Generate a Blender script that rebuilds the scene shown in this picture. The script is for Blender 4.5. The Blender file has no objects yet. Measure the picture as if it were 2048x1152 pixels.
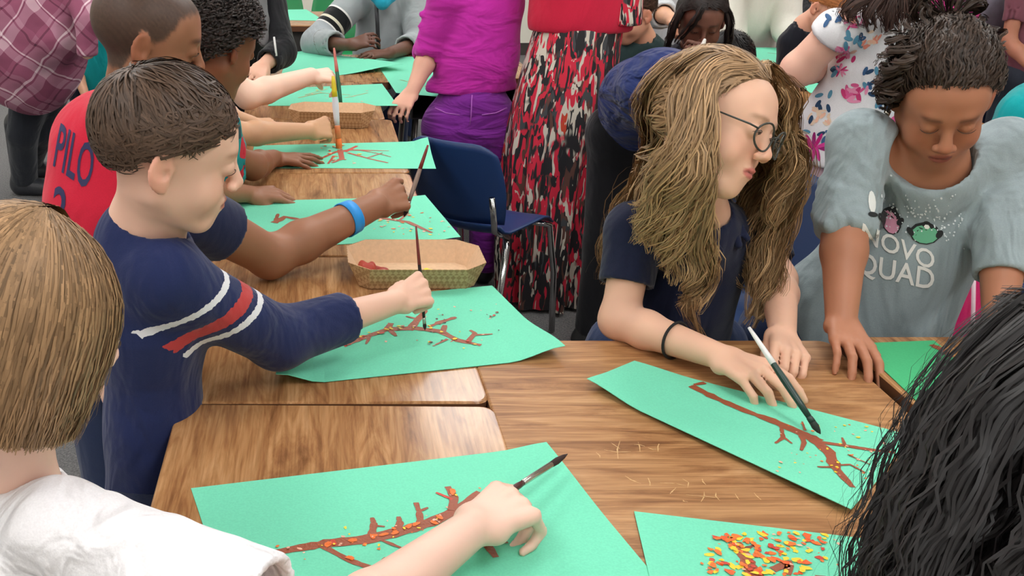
import bpy, bmesh, math, random
import numpy as np
from mathutils import Vector, Matrix
random.seed(7)
rng = np.random.default_rng(11)
SC = bpy.context.scene
COL = SC.collection

# ------------------------------------------------------------------ camera
FPX = 2150.0                       # focal length in pixels of the 2048 px frame
CX, CY = 612.0, 576.0              # principal point (the photo is an off-centre crop)
CAMZ = 1.44
PITCH = math.atan2(CY + 255.0, FPX)
SP, CP = math.sin(PITCH), math.cos(PITCH)
cam = bpy.data.cameras.new('camera')
cam.sensor_width = 36.0
cam.sensor_fit = 'HORIZONTAL'
cam.lens = FPX / 2048.0 * 36.0
cam.shift_x = (1024.0 - CX) / 2048.0
cam.shift_y = 0.0
cam.clip_start = 0.05
camo = bpy.data.objects.new('camera', cam)
COL.objects.link(camo)
camo.location = (0, 0, CAMZ)
camo.rotation_euler = (math.pi / 2 - PITCH, 0, 0)
SC.camera = camo

# ------------------------------------------------------------------ world, exposure
w = bpy.data.worlds.new('world'); SC.world = w; w.use_nodes = True
w.node_tree.nodes['Background'].inputs[0].default_value = (0.9, 0.95, 1.0, 1)
w.node_tree.nodes['Background'].inputs[1].default_value = 0.25
SC.view_settings.view_transform = 'Standard'
SC.view_settings.look = 'None'
SC.view_settings.gamma = 1.0
SC.view_settings.use_curve_mapping = False
SC.view_settings.exposure = -0.47
LIGHT_STRENGTH = 16.5

# ------------------------------------------------------------------ helpers: places
def Cz(px, py, zc):
    """point of the room seen at a pixel, at distance zc along the lens axis"""
    a = (px - CX) / FPX * zc; b = (py - CY) / FPX * zc
    return np.array([a, zc * CP - b * SP, CAMZ - zc * SP - b * CP])
def A(px, py, Y):
    b = (py - CY) / FPX
    return Cz(px, py, Y / (CP - b * SP))
def Tz(px, py, z):
    b = (py - CY) / FPX
    return Cz(px, py, (CAMZ - z) / (SP + b * CP))
def nrm(v):
    v = np.asarray(v, float); return v / (np.linalg.norm(v) + 1e-12)
def frame(fwd, up=(0, 0, 1)):
    y = nrm(fwd); x = nrm(np.cross(y, up)); z = np.cross(x, y)
    return np.stack([x, y, z], 1)            # columns: right, forward, up
def rotv(v, ax, ang):
    ax = nrm(ax); v = np.asarray(v, float)
    return v * math.cos(ang) + np.cross(ax, v) * math.sin(ang) + ax * np.dot(ax, v) * (1 - math.cos(ang))
def srgb(r, g, b):
    def f(c):
        c = c / 255.0
        return c / 12.92 if c <= 0.04045 else ((c + 0.055) / 1.055) ** 2.4
    return np.array([f(r), f(g), f(b)])

# ------------------------------------------------------------------ helpers: objects
def link(o, parent=None):
    COL.objects.link(o)
    if parent is not None: o.parent = parent
    return o
def tag(o, label=None, cat=None, group=None, kind=None):
    if label: o['label'] = label
    if cat: o['category'] = cat
    if group: o['group'] = group
    if kind: o['kind'] = kind
    return o
def empty(name, loc, label, cat, group=None):
    o = bpy.data.objects.new(name, None); o.empty_display_size = 0.05
    o.location = tuple(float(c) for c in loc); link(o)
    return tag(o, label, cat, group)
def mesh_obj(name, V, F, material, parent=None, col=None, smooth=True, attrs=None, local=True):
    """V n x 3 world points; F n x 3 / n x 4 array or list of tuples"""
    V = np.asarray(V, np.float32)
    if parent is not None and local:
        q = parent
        while q is not None:
            V = V - np.array(q.location, np.float32); q = q.parent
    me = bpy.data.meshes.new(name)
    if isinstance(F, np.ndarray):
        n, k = F.shape
        me.vertices.add(len(V)); me.vertices.foreach_set('co', V.ravel())
        me.loops.add(n * k); me.loops.foreach_set('vertex_index', F.astype(np.int32).ravel())
        me.polygons.add(n); me.polygons.foreach_set('loop_start', np.arange(0, n * k, k, dtype=np.int32))
        me.update(calc_edges=True)
    else:
        me.from_pydata([tuple(map(float, v)) for v in V], [], F)
    if smooth and len(me.polygons):
        me.polygons.foreach_set('use_smooth', np.ones(len(me.polygons), bool))
    if col is not None:
        ca = me.color_attributes.new('Col', 'FLOAT_COLOR', 'POINT')
        c = np.ones((len(V), 4), np.float32); c[:, :3] = col
        ca.data.foreach_set('color', c.ravel())
    for k_, arr in (attrs or {}).items():
        at = me.attributes.new(k_, 'FLOAT', 'POINT'); at.data.foreach_set('value', np.asarray(arr, np.float32))
    me.validate(verbose=False)
    if material: me.materials.append(material)
    o = bpy.data.objects.new(name, me)
    return link(o, parent)

class MB:
    """collects quads/tris of one part"""
    def __init__(s): s.v = []; s.f = []; s.c = []
    def add(s, V, F, c=None):
        o = len(s.v); s.v += [tuple(map(float, p)) for p in V]
        s.f += [tuple(i + o for i in f) for f in F]
        s.c += [tuple(c) if c is not None else (1, 1, 1)] * len(V)
    def box(s, lo, hi, c=None):
        x0, y0, z0 = lo; x1, y1, z1 = hi
        s.add([(x0,y0,z0),(x1,y0,z0),(x1,y1,z0),(x0,y1,z0),(x0,y0,z1),(x1,y0,z1),(x1,y1,z1),(x0,y1,z1)],
              [(0,3,2,1),(4,5,6,7),(0,1,5,4),(1,2,6,5),(2,3,7,6),(3,0,4,7)], c)
    def tube(s, pts, rad, n=10, c=None, caps=True):
        pts = [np.asarray(p, float) for p in pts]
        if np.isscalar(rad): rad = [rad] * len(pts)
        V = []; F = []; ref = None
        for i, p in enumerate(pts):
            t = nrm(pts[min(i + 1, len(pts) - 1)] - pts[max(i - 1, 0)])
            if ref is None: ref = np.array([0, 0, 1.0]) if abs(t[2]) < .9 else np.array([1.0, 0, 0])
            u = nrm(np.cross(t, ref)); v = np.cross(u, t); ref = v
            for k in range(n):
                a = 2 * math.pi * k / n
                V.append(p + rad[i] * (math.cos(a) * u + math.sin(a) * v))
        for i in range(len(pts) - 1):
            for k in range(n):
                F.append((i*n+k, i*n+(k+1) % n, (i+1)*n+(k+1) % n, (i+1)*n+k))
        if caps:
            F.append(tuple(range(n))[::-1]); F.append(tuple((len(pts)-1)*n+k for k in range(n)))
        s.add(V, F, c)
    def build(s, name, material, parent=None, smooth=True, col=False, local=True):
        return mesh_obj(name, s.v, s.f, material, parent, np.array(s.c) if col else None, smooth, local=local)

# ------------------------------------------------------------------ materials
def newmat(name):
    m = bpy.data.materials.new(name); m.use_nodes = True
    nt = m.node_tree; return m, nt, nt.nodes['Principled BSDF']
def plain(name, color, rough=.6, metal=0., spec=.5, bump=0, bscale=60, btype='NOISE', var=0., sheen=0.):
    m, nt, b = newmat(name)
    b.inputs['Base Color'].default_value = (*color, 1)
    b.inputs['Roughness'].default_value = rough; b.inputs['Metallic'].default_value = metal
    b.inputs['Specular IOR Level'].default_value = spec
    if sheen: b.inputs['Sheen Weight'].default_value = sheen
    if bump or var:
        tc = nt.nodes.new('ShaderNodeTexCoord')
        no = nt.nodes.new('ShaderNodeTexNoise'); no.inputs['Scale'].default_value = bscale
        no.inputs['Detail'].default_value = 3
        nt.links.new(tc.outputs['Object'], no.inputs['Vector'])
        if bump:
            bp = nt.nodes.new('ShaderNodeBump'); bp.inputs['Strength'].default_value = bump
            bp.inputs['Distance'].default_value = .01
            nt.links.new(no.outputs['Fac'], bp.inputs['Height']); nt.links.new(bp.outputs['Normal'], b.inputs['Normal'])
        if var:
            mx = nt.nodes.new('ShaderNodeMix'); mx.data_type = 'RGBA'
            c = np.asarray(color)
            mx.inputs[6].default_value = (*(c * (1 - var)), 1); mx.inputs[7].default_value = (*np.minimum(c * (1 + var), 1), 1)
            nt.links.new(no.outputs['Fac'], mx.inputs[0]); nt.links.new(mx.outputs[2], b.inputs['Base Color'])
    return m
def vcol(name, rough=.55, spec=.4, sss=0., bump=0, bscale=300, sheen=0., aniso=0.):
    """colour from the mesh's own colour attribute (skin tones, prints, paint, hair locks)"""
    m, nt, b = newmat(name)
    at = nt.nodes.new('ShaderNodeAttribute'); at.attribute_name = 'Col'
    nt.links.new(at.outputs['Color'], b.inputs['Base Color'])
    b.inputs['Roughness'].default_value = rough; b.inputs['Specular IOR Level'].default_value = spec
    if sheen: b.inputs['Sheen Weight'].default_value = sheen
    if sss:
        b.inputs['Subsurface Weight'].default_value = sss
        b.inputs['Subsurface Radius'].default_value = (1, .35, .2); b.inputs['Subsurface Scale'].default_value = .006
    if bump:
        tc = nt.nodes.new('ShaderNodeTexCoord'); no = nt.nodes.new('ShaderNodeTexNoise')
        no.inputs['Scale'].default_value = bscale; no.inputs['Detail'].default_value = 3
        bp = nt.nodes.new('ShaderNodeBump'); bp.inputs['Strength'].default_value = bump; bp.inputs['Distance'].default_value = .004
        nt.links.new(tc.outputs['Object'], no.inputs['Vector'])
        nt.links.new(no.outputs['Fac'], bp.inputs['Height']); nt.links.new(bp.outputs['Normal'], b.inputs['Normal'])
    return m
def cloth(name, color, rough=.85, fold=.35, fscale=9, stretch=(1, 1, .5), weave=.15, mottle=.10):
    """woven cloth: soft folds as relief plus fine weave, slight mottling"""
    m, nt, b = newmat(name)
    b.inputs['Roughness'].default_value = rough; b.inputs['Specular IOR Level'].default_value = .2
    b.inputs['Sheen Weight'].default_value = .15
    tc = nt.nodes.new('ShaderNodeTexCoord'); mp = nt.nodes.new('ShaderNodeMapping')
    mp.inputs['Scale'].default_value = stretch
    nt.links.new(tc.outputs['Object'], mp.inputs['Vector'])
    n1 = nt.nodes.new('ShaderNodeTexNoise'); n1.inputs['Scale'].default_value = fscale; n1.inputs['Detail'].default_value = 3
    n1.inputs['Distortion'].default_value = .6
    nt.links.new(mp.outputs['Vector'], n1.inputs['Vector'])
    n2 = nt.nodes.new('ShaderNodeTexNoise'); n2.inputs['Scale'].default_value = 420
    nt.links.new(tc.outputs['Object'], n2.inputs['Vector'])
    b1 = nt.nodes.new('ShaderNodeBump'); b1.inputs['Strength'].default_value = fold; b1.inputs['Distance'].default_value = .06
    b2 = nt.nodes.new('ShaderNodeBump'); b2.inputs['Strength'].default_value = weave; b2.inputs['Distance'].default_value = .003
    nt.links.new(n1.outputs['Fac'], b1.inputs['Height']); nt.links.new(n2.outputs['Fac'], b2.inputs['Height'])
    nt.links.new(b1.outputs['Normal'], b2.inputs['Normal']); nt.links.new(b2.outputs['Normal'], b.inputs['Normal'])
    mx = nt.nodes.new('ShaderNodeMix'); mx.data_type = 'RGBA'; c = np.asarray(color)
    mx.inputs[6].default_value = (*(c * (1 - mottle)), 1); mx.inputs[7].default_value = (*np.minimum(c * (1 + mottle), 1), 1)
    nt.links.new(n2.outputs['Fac'], mx.inputs[0]); nt.links.new(mx.outputs[2], b.inputs['Base Color'])
    return m
def ramp(nt, stops, interp='LINEAR'):
    r = nt.nodes.new('ShaderNodeValToRGB'); e = r.color_ramp; e.interpolation = interp
    while len(e.elements) < len(stops): e.elements.new(.5)
    for i, (p, c) in enumerate(stops):
        e.elements[i].position = p; e.elements[i].color = (*c, 1)
    return r
# ------------------------------------------------------------------ the room
DESKZ = .70
def carpet():
    m, nt, b = newmat('carpet_loop_grey')
    tc = nt.nodes.new('ShaderNodeTexCoord')
    n1 = nt.nodes.new('ShaderNodeTexNoise'); n1.inputs['Scale'].default_value = 160; n1.inputs['Detail'].default_value = 4
    n2 = nt.nodes.new('ShaderNodeTexNoise'); n2.inputs['Scale'].default_value = 3
    nt.links.new(tc.outputs['Object'], n1.inputs['Vector']); nt.links.new(tc.outputs['Object'], n2.inputs['Vector'])
    r = ramp(nt, [(.3, srgb(78, 78, 80)), (.7, srgb(128, 127, 126))])
    nt.links.new(n1.outputs['Fac'], r.inputs['Fac'])
    nt.links.new(r.outputs['Color'], b.inputs['Base Color'])
    bp = nt.nodes.new('ShaderNodeBump'); bp.inputs['Strength'].default_value = .5; bp.inputs['Distance'].default_value = .01
    nt.links.new(n1.outputs['Fac'], bp.inputs['Height']); nt.links.new(bp.outputs['Normal'], b.inputs['Normal'])
    b.inputs['Roughness'].default_value = .95
    return m
RX0, RX1, RY0, RY1, RZ = -4.6, 5.2, -2.6, 9.2, 2.75
def slab(name, lo, hi, m):
    b = MB(); b.box(lo, hi); return tag(b.build(name, m, smooth=False), kind='structure')
wall_m = plain('painted_block_wall', srgb(222, 218, 205), .8, bump=.08, bscale=40)
ceil_m = plain('ceiling_tile', srgb(235, 235, 230), .9, bump=.2, bscale=150)
slab('floor', (RX0, RY0, -.08), (RX1, RY1, 0), carpet())
slab('ceiling', (RX0, RY0, RZ), (RX1, RY1, RZ + .08), ceil_m)
slab('wall_back', (RX0, RY1, 0), (RX1, RY1 + .1, RZ), wall_m)
slab('wall_front', (RX0, RY0 - .1, 0), (RX1, RY0, RZ), wall_m)
slab('wall_left', (RX0 - .1, RY0, 0), (RX0, RY1, RZ), wall_m)
slab('wall_right', (RX1, RY0, 0), (RX1 + .1, RY1, RZ), wall_m)
bb = plain('vinyl_baseboard', srgb(60, 55, 52), .5)
slab('baseboard_back', (RX0, RY1 - .012, 0), (RX1, RY1, .1), bb)

# ceiling troffers: the room's only lamps
em, nt_, b_ = newmat('troffer_diffuser')
b_.inputs['Base Color'].default_value = (.9, .9, .9, 1)
b_.inputs['Emission Color'].default_value = (1.0, .985, .965, 1)
b_.inputs['Emission Strength'].default_value = LIGHT_STRENGTH
frm = plain('troffer_frame_white', srgb(230, 230, 228), .5)
k = 0
for iy, y in enumerate((-1.8, .55, 2.9, 5.3, 7.7)):
    for ix, x in enumerate((-3.4, -1.25, .91, 3.05)):
        t = empty('ceiling_light', (x, y, RZ - .03), 'recessed white fluorescent ceiling light panel overhead', 'ceiling light', 'ceiling light panels')
        f = MB(); W, L = .31, .61
        for lo, hi in (((-W, -L, -.02), (-W+.03, L, .028)), ((W-.03, -L, -.02), (W, L, .028)), ((-W+.03, -L, -.02), (W-.03, -L+.03, .028)), ((-W+.03, L-.03, -.02), (W-.03, L, .028))):
            f.box(lo, hi)
        f.build('frame', frm, t, smooth=False, local=False)
        d = MB(); d.box((-W+.03, -L+.03, -.012), (W-.03, L-.03, .0)); d.build('diffuser', em, t, smooth=False, local=False)

# ------------------------------------------------------------------ desks
def wood(name, seed, tint=1.0, rough=.18):
    m, nt, b = newmat(name)
    tc = nt.nodes.new('ShaderNodeTexCoord'); mp = nt.nodes.new('ShaderNodeMapping')
    mp.inputs['Location'].default_value = (seed * 3.7, seed * 1.9, 0)
    nt.links.new(tc.outputs['Object'], mp.inputs['Vector'])
    # slow wander of the grain
    nz = nt.nodes.new('ShaderNodeTexNoise'); nz.inputs['Scale'].default_value = 5; nz.inputs['Detail'].default_value = 2
    nt.links.new(mp.outputs['Vector'], nz.inputs['Vector'])
    sc = nt.nodes.new('ShaderNodeMapping'); sc.inputs['Scale'].default_value = (1, .13, 1)
    nt.links.new(mp.outputs['Vector'], sc.inputs['Vector'])
    wv = nt.nodes.new('ShaderNodeTexNoise'); wv.inputs['Scale'].default_value = 34; wv.inputs['Detail'].default_value = 5
    wv.inputs['Roughness'].default_value = .62; wv.inputs['Distortion'].default_value = 1.0
    nt.links.new(sc.outputs['Vector'], wv.inputs['Vector'])
    sc2 = nt.nodes.new('ShaderNodeMapping'); sc2.inputs['Scale'].default_value = (1, .03, 1)
    nt.links.new(mp.outputs['Vector'], sc2.inputs['Vector'])
    fi = nt.nodes.new('ShaderNodeTexNoise'); fi.inputs['Scale'].default_value = 260; fi.inputs['Detail'].default_value = 2
    nt.links.new(sc2.outputs['Vector'], fi.inputs['Vector'])
    r = ramp(nt, [(.30, srgb(128, 86, 54) * tint), (.44, srgb(158, 112, 72) * tint), (.56, srgb(180, 134, 90) * tint), (.75, srgb(200, 156, 112) * tint)])
    nt.links.new(wv.outputs['Fac'], r.inputs['Fac'])
    mx = nt.nodes.new('ShaderNodeMix'); mx.data_type = 'RGBA'; mx.blend_type = 'MULTIPLY'; mx.inputs[0].default_value = .55
    r2 = ramp(nt, [(.35, (.55, .5, .46)), (.6, (1, 1, 1))])
    nt.links.new(fi.outputs['Fac'], r2.inputs['Fac'])
    nt.links.new(r.outputs['Color'], mx.inputs[6]); nt.links.new(r2.outputs['Color'], mx.inputs[7])
    nt.links.new(mx.outputs[2], b.inputs['Base Color'])
    b.inputs['Roughness'].default_value = rough; b.inputs['Specular IOR Level'].default_value = .22
    return m
woods = [wood('oak_laminate_%d' % i, i) for i in range(4)]
wood_x = wood('oak_laminate_crosswise', 9, .98, .42)
edge_m = plain('desk_edge_band', srgb(96, 62, 40), .45)
steel_m = plain('desk_leg_steel', srgb(120, 118, 112), .35, metal=.8)
box_m = plain('desk_tray_grey_metal', srgb(70, 68, 66), .5, metal=.4)
def rounded(w, l, r, n=5):
    P = []
    for cx, cy, a0 in ((w/2-r, l/2-r, 0), (-w/2+r, l/2-r, 90), (-w/2+r, -l/2+r, 180), (w/2-r, -l/2+r, 270)):
        for k in range(n + 1):
            a = math.radians(a0 + 90 * k / n); P.append((cx + r * math.cos(a), cy + r * math.sin(a)))
    return P
def desk(x0, x1, y0, y1, top, label, m, rot=0, rotz=0.):
    cx, cy = (x0 + x1) / 2, (y0 + y1) / 2
    w_, l_ = (x1 - x0), (y1 - y0)
    if rot: w_, l_ = l_, w_
    o = empty('school_desk', (cx, cy, 0), label, 'desk', 'classroom desks pushed together')
    o.rotation_euler.z = math.radians(90 * rot + rotz)
    P = rounded(w_ - .004, l_ - .004, .020); n = len(P)
    def ring(z, s=0.): return [(p[0] - math.copysign(s, p[0]), p[1] - math.copysign(s, p[1]), z) for p in P]
    t = MB(); V = ring(top - .003) + ring(top - .0006, .002) + ring(top, .004)
    F = [(i, (i+1) % n, n+(i+1) % n, n+i) for i in range(n)] + [(n+i, n+(i+1) % n, 2*n+(i+1) % n, 2*n+i) for i in range(n)] + [tuple(range(2*n, 3*n))]
    t.add(V, F); t.build('desktop', m, o, smooth=False, local=False)
    e = MB(); V = ring(top - .003) + ring(top - .030, 0) + ring(top - .032, .004)
    F = [((i+1) % n, i, n+i, n+(i+1) % n) for i in range(n)] + [(n+(i+1) % n, n+i, 2*n+i, 2*n+(i+1) % n) for i in range(n)] + [tuple(range(2*n, 3*n))[::-1]]
    e.add(V, F); e.build('edge_band', edge_m, o, smooth=False, local=False)
    b = MB(); a, c = w_/2 - .045, l_/2 - .045
    b.box((-a, -c, top-.17), (a, c, top-.165)); b.box((-a, -c, top-.165), (-a+.006, c, top-.033)); b.box((a-.006, -c, top-.165), (a, c, top-.033)); b.box((-a+.006, c-.006, top-.165), (a-.006, c, top-.033))
    b.build('book_tray', box_m, o, smooth=False, local=False)
    for sx in (-1, 1):
        for sy in (-1, 1):
            g = MB(); g.tube([(sx*(a-.02), sy*(c-.02), top-.17), (sx*(a+.005), sy*(c+.005), .012)], .0125, 8)
            lg = g.build('leg', steel_m, o, local=False)
            f = MB(); f.tube([(sx*(a+.005), sy*(c+.005), .025), (sx*(a+.005), sy*(c+.005), 0)], .019, 8); f.build('foot_cap', box_m, lg, local=False)
    return o
LX0, LX1 = -.198, .277
S = [.775, 1.434, 2.096, 2.757, 3.42, 4.08, 4.74]
desk(LX0, LX1, S[0], S[1], DESKZ, 'wood grain school desk in the foreground under the bob haired child\'s painting', woods[0], rotz=-.9)
desk(LX0, LX1, S[1] + .004, S[2], DESKZ, 'wood grain school desk in front of the boy in the striped sleeve shirt', woods[1])
desk(LX0, LX1, S[2] + .003, S[3], DESKZ, 'wood grain school desk just behind the large kraft paper tray', woods[2])
desk(LX0 + .0, LX1, S[3] + .003, S[4], DESKZ, 'wood grain school desk holding the small kraft paper tray', woods[3])
desk(LX0 - .01, LX1 - .02, S[4] + .003, S[5], DESKZ, 'wood grain school desk beyond the small kraft paper tray', woods[0])
desk(LX0 - .01, LX1 + .05, S[5] + .003, S[6], DESKZ, 'wood grain school desk in front of the child in grey hoodie', woods[2])
RGX = LX1 - .005
desk(RGX, RGX + .616, 1.01, 1.672, DESKZ, 'wood grain school desk with crosswise grain in front of the girl with glasses', wood_x, rot=1)
desk(RGX + .622, RGX + 1.13, 1.0, 1.665, DESKZ + .010, 'slightly higher wood grain desk in front of the girl in grey shirt', woods[3])
desk(.37, .90, 4.16, 4.8, DESKZ, 'wood grain school desk beside the girl in magenta sweater', woods[1])
# ------------------------------------------------------------------ organic surfaces: smooth unions of tapered forms, meshed as one skin
class Field:
    def __init__(s): s.p = []; s.planes = []
    def rc(s, a, b, ra, rb, k=.012, flat=None, cuts=(), op='u'):
        s.p.append(('rc', np.asarray(a, np.float32), np.asarray(b, np.float32), float(ra), float(rb), k, flat, cuts, op)); return s
    def chain(s, pts, rads, k=.012, flat=None, op='u'):
        for i in range(len(pts) - 1): s.rc(pts[i], pts[i+1], rads[i], rads[i+1], k, flat, (), op)
        return s
    def el(s, c, r, R=None, k=.012, cuts=(), op='u'):
        R = np.eye(3) if R is None else R
        s.p.append(('el', np.asarray(c, np.float32), np.asarray(r, np.float32), np.asarray(R, np.float32), None, k, None, cuts, op)); return s
    def _d(s, p, P):
        kind = p[0]
        if kind == 'rc':
            _, a, b, ra, rb, k, flat, cuts, op = p
            pa = P - a; ba = b - a
            if flat is not None:
                ax = np.asarray(nrm(flat[0]), np.float32); f = flat[1]
                pa = pa + (pa @ ax)[..., None] * ax * (1 / f - 1); ba = ba + (ba @ ax) * ax * (1 / f - 1)
            h = np.clip((pa @ ba) / (ba @ ba + 1e-12), 0, 1)
            d = np.sqrt(((pa - h[..., None] * ba) ** 2).sum(-1)) - (ra + (rb - ra) * h)
            if flat is not None and flat[1] < 1: d = d * (flat[1] ** .7)
        else:
            _, c, r, R, _, k, flat, cuts, op = p
            q = (P - c) @ R
            k0 = np.sqrt(((q / r) ** 2).sum(-1)); k1 = np.sqrt(((q / (r * r)) ** 2).sum(-1)) + 1e-9
            d = k0 * (k0 - 1) / k1
        for (q0, n_) in cuts:
            d = np.maximum(d, (P - np.asarray(q0, np.float32)) @ np.asarray(nrm(n_), np.float32))
        return d
    def bbox(s, p):
        if p[0] == 'rc':
            r = max(p[3], p[4]); 
            if p[6] is not None: r *= max(1., p[6][1])
            return np.minimum(p[1], p[2]) - r, np.maximum(p[1], p[2]) + r
        r = float(max(p[2])); return p[1] - r, p[1] + r
    def mesh(s, h, smooth=2, lo=None, hi=None):
        bb = [s.bbox(p) for p in s.p if p[8] == 'u']
        L = np.min([b[0] for b in bb], 0) - 3 * h if lo is None else np.asarray(lo, float)
        H = np.max([b[1] for b in bb], 0) + 3 * h if hi is None else np.asarray(hi, float)
        n = np.ceil((H - L) / h).astype(int) + 1
        D = np.full(n, .2, np.float32)
        ax = [(L[i] + h * np.arange(n[i])).astype(np.float32) for i in range(3)]
        for p in s.p:
            b0, b1 = s.bbox(p); pad = p[5] * 1.1 + 2.5 * h
            i0 = np.maximum(np.floor((b0 - pad - L) / h).astype(int), 0); i1 = np.minimum(np.ceil((b1 + pad - L) / h).astype(int) + 1, n)
            if (i1 <= i0).any(): continue
            sl = tuple(slice(i0[i], i1[i]) for i in range(3))
            g = np.stack(np.meshgrid(ax[0][sl[0]], ax[1][sl[1]], ax[2][sl[2]], indexing='ij'), -1)
            d = s._d(p, g); o = D[sl]; k = p[5]
            if p[8] == 'u':
                hh = np.clip(.5 + .5 * (o - d) / k, 0, 1); D[sl] = o + (d - o) * hh - k * hh * (1 - hh)
            else:
                d = -d; hh = np.clip(.5 - .5 * (o - d) / k, 0, 1); D[sl] = o + (d - o) * hh + k * hh * (1 - hh)
        for q0, n_ in s.planes:
            n_ = nrm(n_); pl = ((ax[0] - q0[0]) * n_[0])[:, None, None] + ((ax[1] - q0[1]) * n_[1])[None, :, None] + ((ax[2] - q0[2]) * n_[2])[None, None, :]
            D = np.maximum(D, pl.astype(np.float32))
        # surface nets
        S_ = D < 0
        c = np.zeros(tuple(n - 1), np.int8)
        for dx in (0, 1):
            for dy in (0, 1):
                for dz in (0, 1): c += S_[dx:n[0]-1+dx, dy:n[1]-1+dy, dz:n[2]-1+dz]
        act = (c > 0) & (c < 8)
        idx = np.full(act.shape, -1, np.int32); I = np.argwhere(act); idx[act] = np.arange(len(I))
        acc = np.zeros((len(I), 3), np.float32); cnt = np.zeros(len(I), np.float32)
        offs = [(0,0,0),(1,0,0),(0,1,0),(1,1,0),(0,0,1),(1,0,1),(0,1,1),(1,1,1)]
        val = [D[I[:, 0]+o[0], I[:, 1]+o[1], I[:, 2]+o[2]] for o in offs]
        for a in range(8):
            for b in range(a + 1, 8):
                df = np.array(offs[b]) - np.array(offs[a])
                if np.abs(df).sum() != 1: continue
                va, vb = val[a], val[b]; x = (va < 0) != (vb < 0)
                t = va[x] / (va[x] - vb[x])
                acc[x] += np.array(offs[a], np.float32) + t[:, None] * df; cnt[x] += 1
        V = (I + acc / cnt[:, None]) * h + L
        Fs = []
        for a in range(3):
            b, c2 = (a + 1) % 3, (a + 2) % 3
            s0 = [slice(None)] * 3; s1 = [slice(None)] * 3; s0[a] = slice(0, -1); s1[a] = slice(1, None)
            A0, B0 = S_[tuple(s0)], S_[tuple(s1)]
            E = np.argwhere(A0 != B0)
            E = E[(E[:, b] > 0) & (E[:, c2] > 0) & (E[:, b] < n[b]-1) & (E[:, c2] < n[c2]-1)]
            if not len(E): continue
            q = []
            for (ob, oc) in ((-1, -1), (0, -1), (0, 0), (-1, 0)):
                e = E.copy(); e[:, b] += ob; e[:, c2] += oc; q.append(idx[e[:, 0], e[:, 1], e[:, 2]])
            q = np.stack(q, 1); ins = A0[E[:, 0], E[:, 1], E[:, 2]]
            q[~ins] = q[~ins][:, ::-1]; Fs.append(q)
        F = np.concatenate(Fs)
        V = V.astype(np.float32)
        if smooth:
            e = np.concatenate([F[:, [0, 1]], F[:, [1, 2]], F[:, [2, 3]], F[:, [3, 0]]])
            e = np.concatenate([e, e[:, ::-1]]); dg = np.bincount(e[:, 0], minlength=len(V)).astype(np.float32)[:, None]
            for it in range(smooth * 2):
                m_ = np.stack([np.bincount(e[:, 0], V[e[:, 1], i], minlength=len(V)) for i in range(3)], 1) / np.maximum(dg, 1)
                V = (V + (.55 if it % 2 == 0 else -.57) * (m_ - V)).astype(np.float32)
        return V, F

def noise3(P, f, seed=0):
    """cheap smooth pseudo noise in [-1,1] from summed sines"""
    r = np.random.default_rng(seed); o = np.zeros(len(P))
    for i in range(6):
        d = r.normal(size=3); d /= np.linalg.norm(d)
        o += np.sin(P @ d * f * (1 + .35 * i) * 6.28 + r.uniform(0, 6.28)) / (1 + .3 * i)
    return o / 3.0
def sstep(a, b, x):
    t = np.clip((x - a) / (b - a), 0, 1); return t * t * (3 - 2 * t)

# ------------------------------------------------------------------ head, hand, arm
def add_head(F, C, R, s=1., nose=1., lips=1., lid=.6, ears=True, wx=1., jaw=1.):
    """C centre of the head, R frame (columns right, forward, up), s scale (1 = 20.5 cm high child's head)"""
    S3 = np.array([s * wx, s, s])
    T = lambda x, y, z: C + R @ (np.array([x, y, z]) * S3)
    e = lambda c, r, k, op='u', RR=None: F.el(T(*c), np.array(r) * S3, R if RR is None else R @ RR, k * s, (), op)
    e((0, -.014, .030), (.074, .090, .074), .01)
    e((0, .024, -.022), (.0585, .058, .074), .03)
    e((0, .046, .036), (.052, .036, .042), .03)
    for q in (-1, 1):
        F.rc(T(q*.050, -.004, -.046), T(q*.016*jaw, .056, -.086), .017*s, .015*s, .03*s)
        e((q*.035, .053, -.036), (.024, .024, .026), .02)
    e((0, .064, -.088), (.019, .016, .016), .016)
    F.rc(T(-.026, .076, .018), T(.026, .076, .018), .012*s, .012*s, .015*s)
    # eye sockets
    for q in (-1, 1):
        e((q*.029, .100, .003), (.017, .019, .0115), .012, 's')
    # mouth area
    e((0, .0705, -.058), (.025, .018, .022), .016)
    # nose
    F.rc(T(0, .084, .008), T(0, .0985, -.023), .0065*s, .0090*s*nose, .009*s)
    e((0, .1005, -.0265), (.0095*nose, .0090*nose, .0084), .005)
    for q in (-1, 1): e((q*.0105*nose, .0945, -.031), (.0072*nose, .0085, .0066), .004)
    # lips
    e((0, .0865, -.0535), (.0175, .0065, .0042*lips), .004)
    e((0, .0850, -.0625), (.0150, .0070, .0050*lips), .004)
    F.rc(T(-.018, .089, -.058), T(.018, .089, -.058), .0012*s, .0012*s, .003*s, None, (), 's')
    for q in (-1, 1):
        # eyeball with lid
        e((q*.029, .0765, .003), (.0138, .0130, .0125), .002)
    if ears:
        for q in (-1, 1):
            RR = np.stack([[math.cos(.45), q*math.sin(-.45), 0], [q*math.sin(.45), math.cos(.45), 0], [0, 0, 1]], 0)
            e((q*.079, -.008, -.003), (.0062, .0185, .0290), .004, 'u', RR)
            e((q*.0755, -.003, -.026), (.0055, .0095, .0105), .004, 'u', RR)
            e((q*.0888, -.0055, .003), (.0088, .0125, .0205), .001, 's', RR); e((q*.083, .0, -.006), (.008, .0075, .009), .002, 's', RR); e((q*.081, -.013, .002), (.0030, .0045, .013), .002, 'u', RR)
    return T
def neck(F, C, R, base, s=1., r=.040):
    F.rc(C + R @ (np.array([0, -.016, -.05]) * s), base, r * s, r * 1.12 * s, .025 * s)

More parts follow.
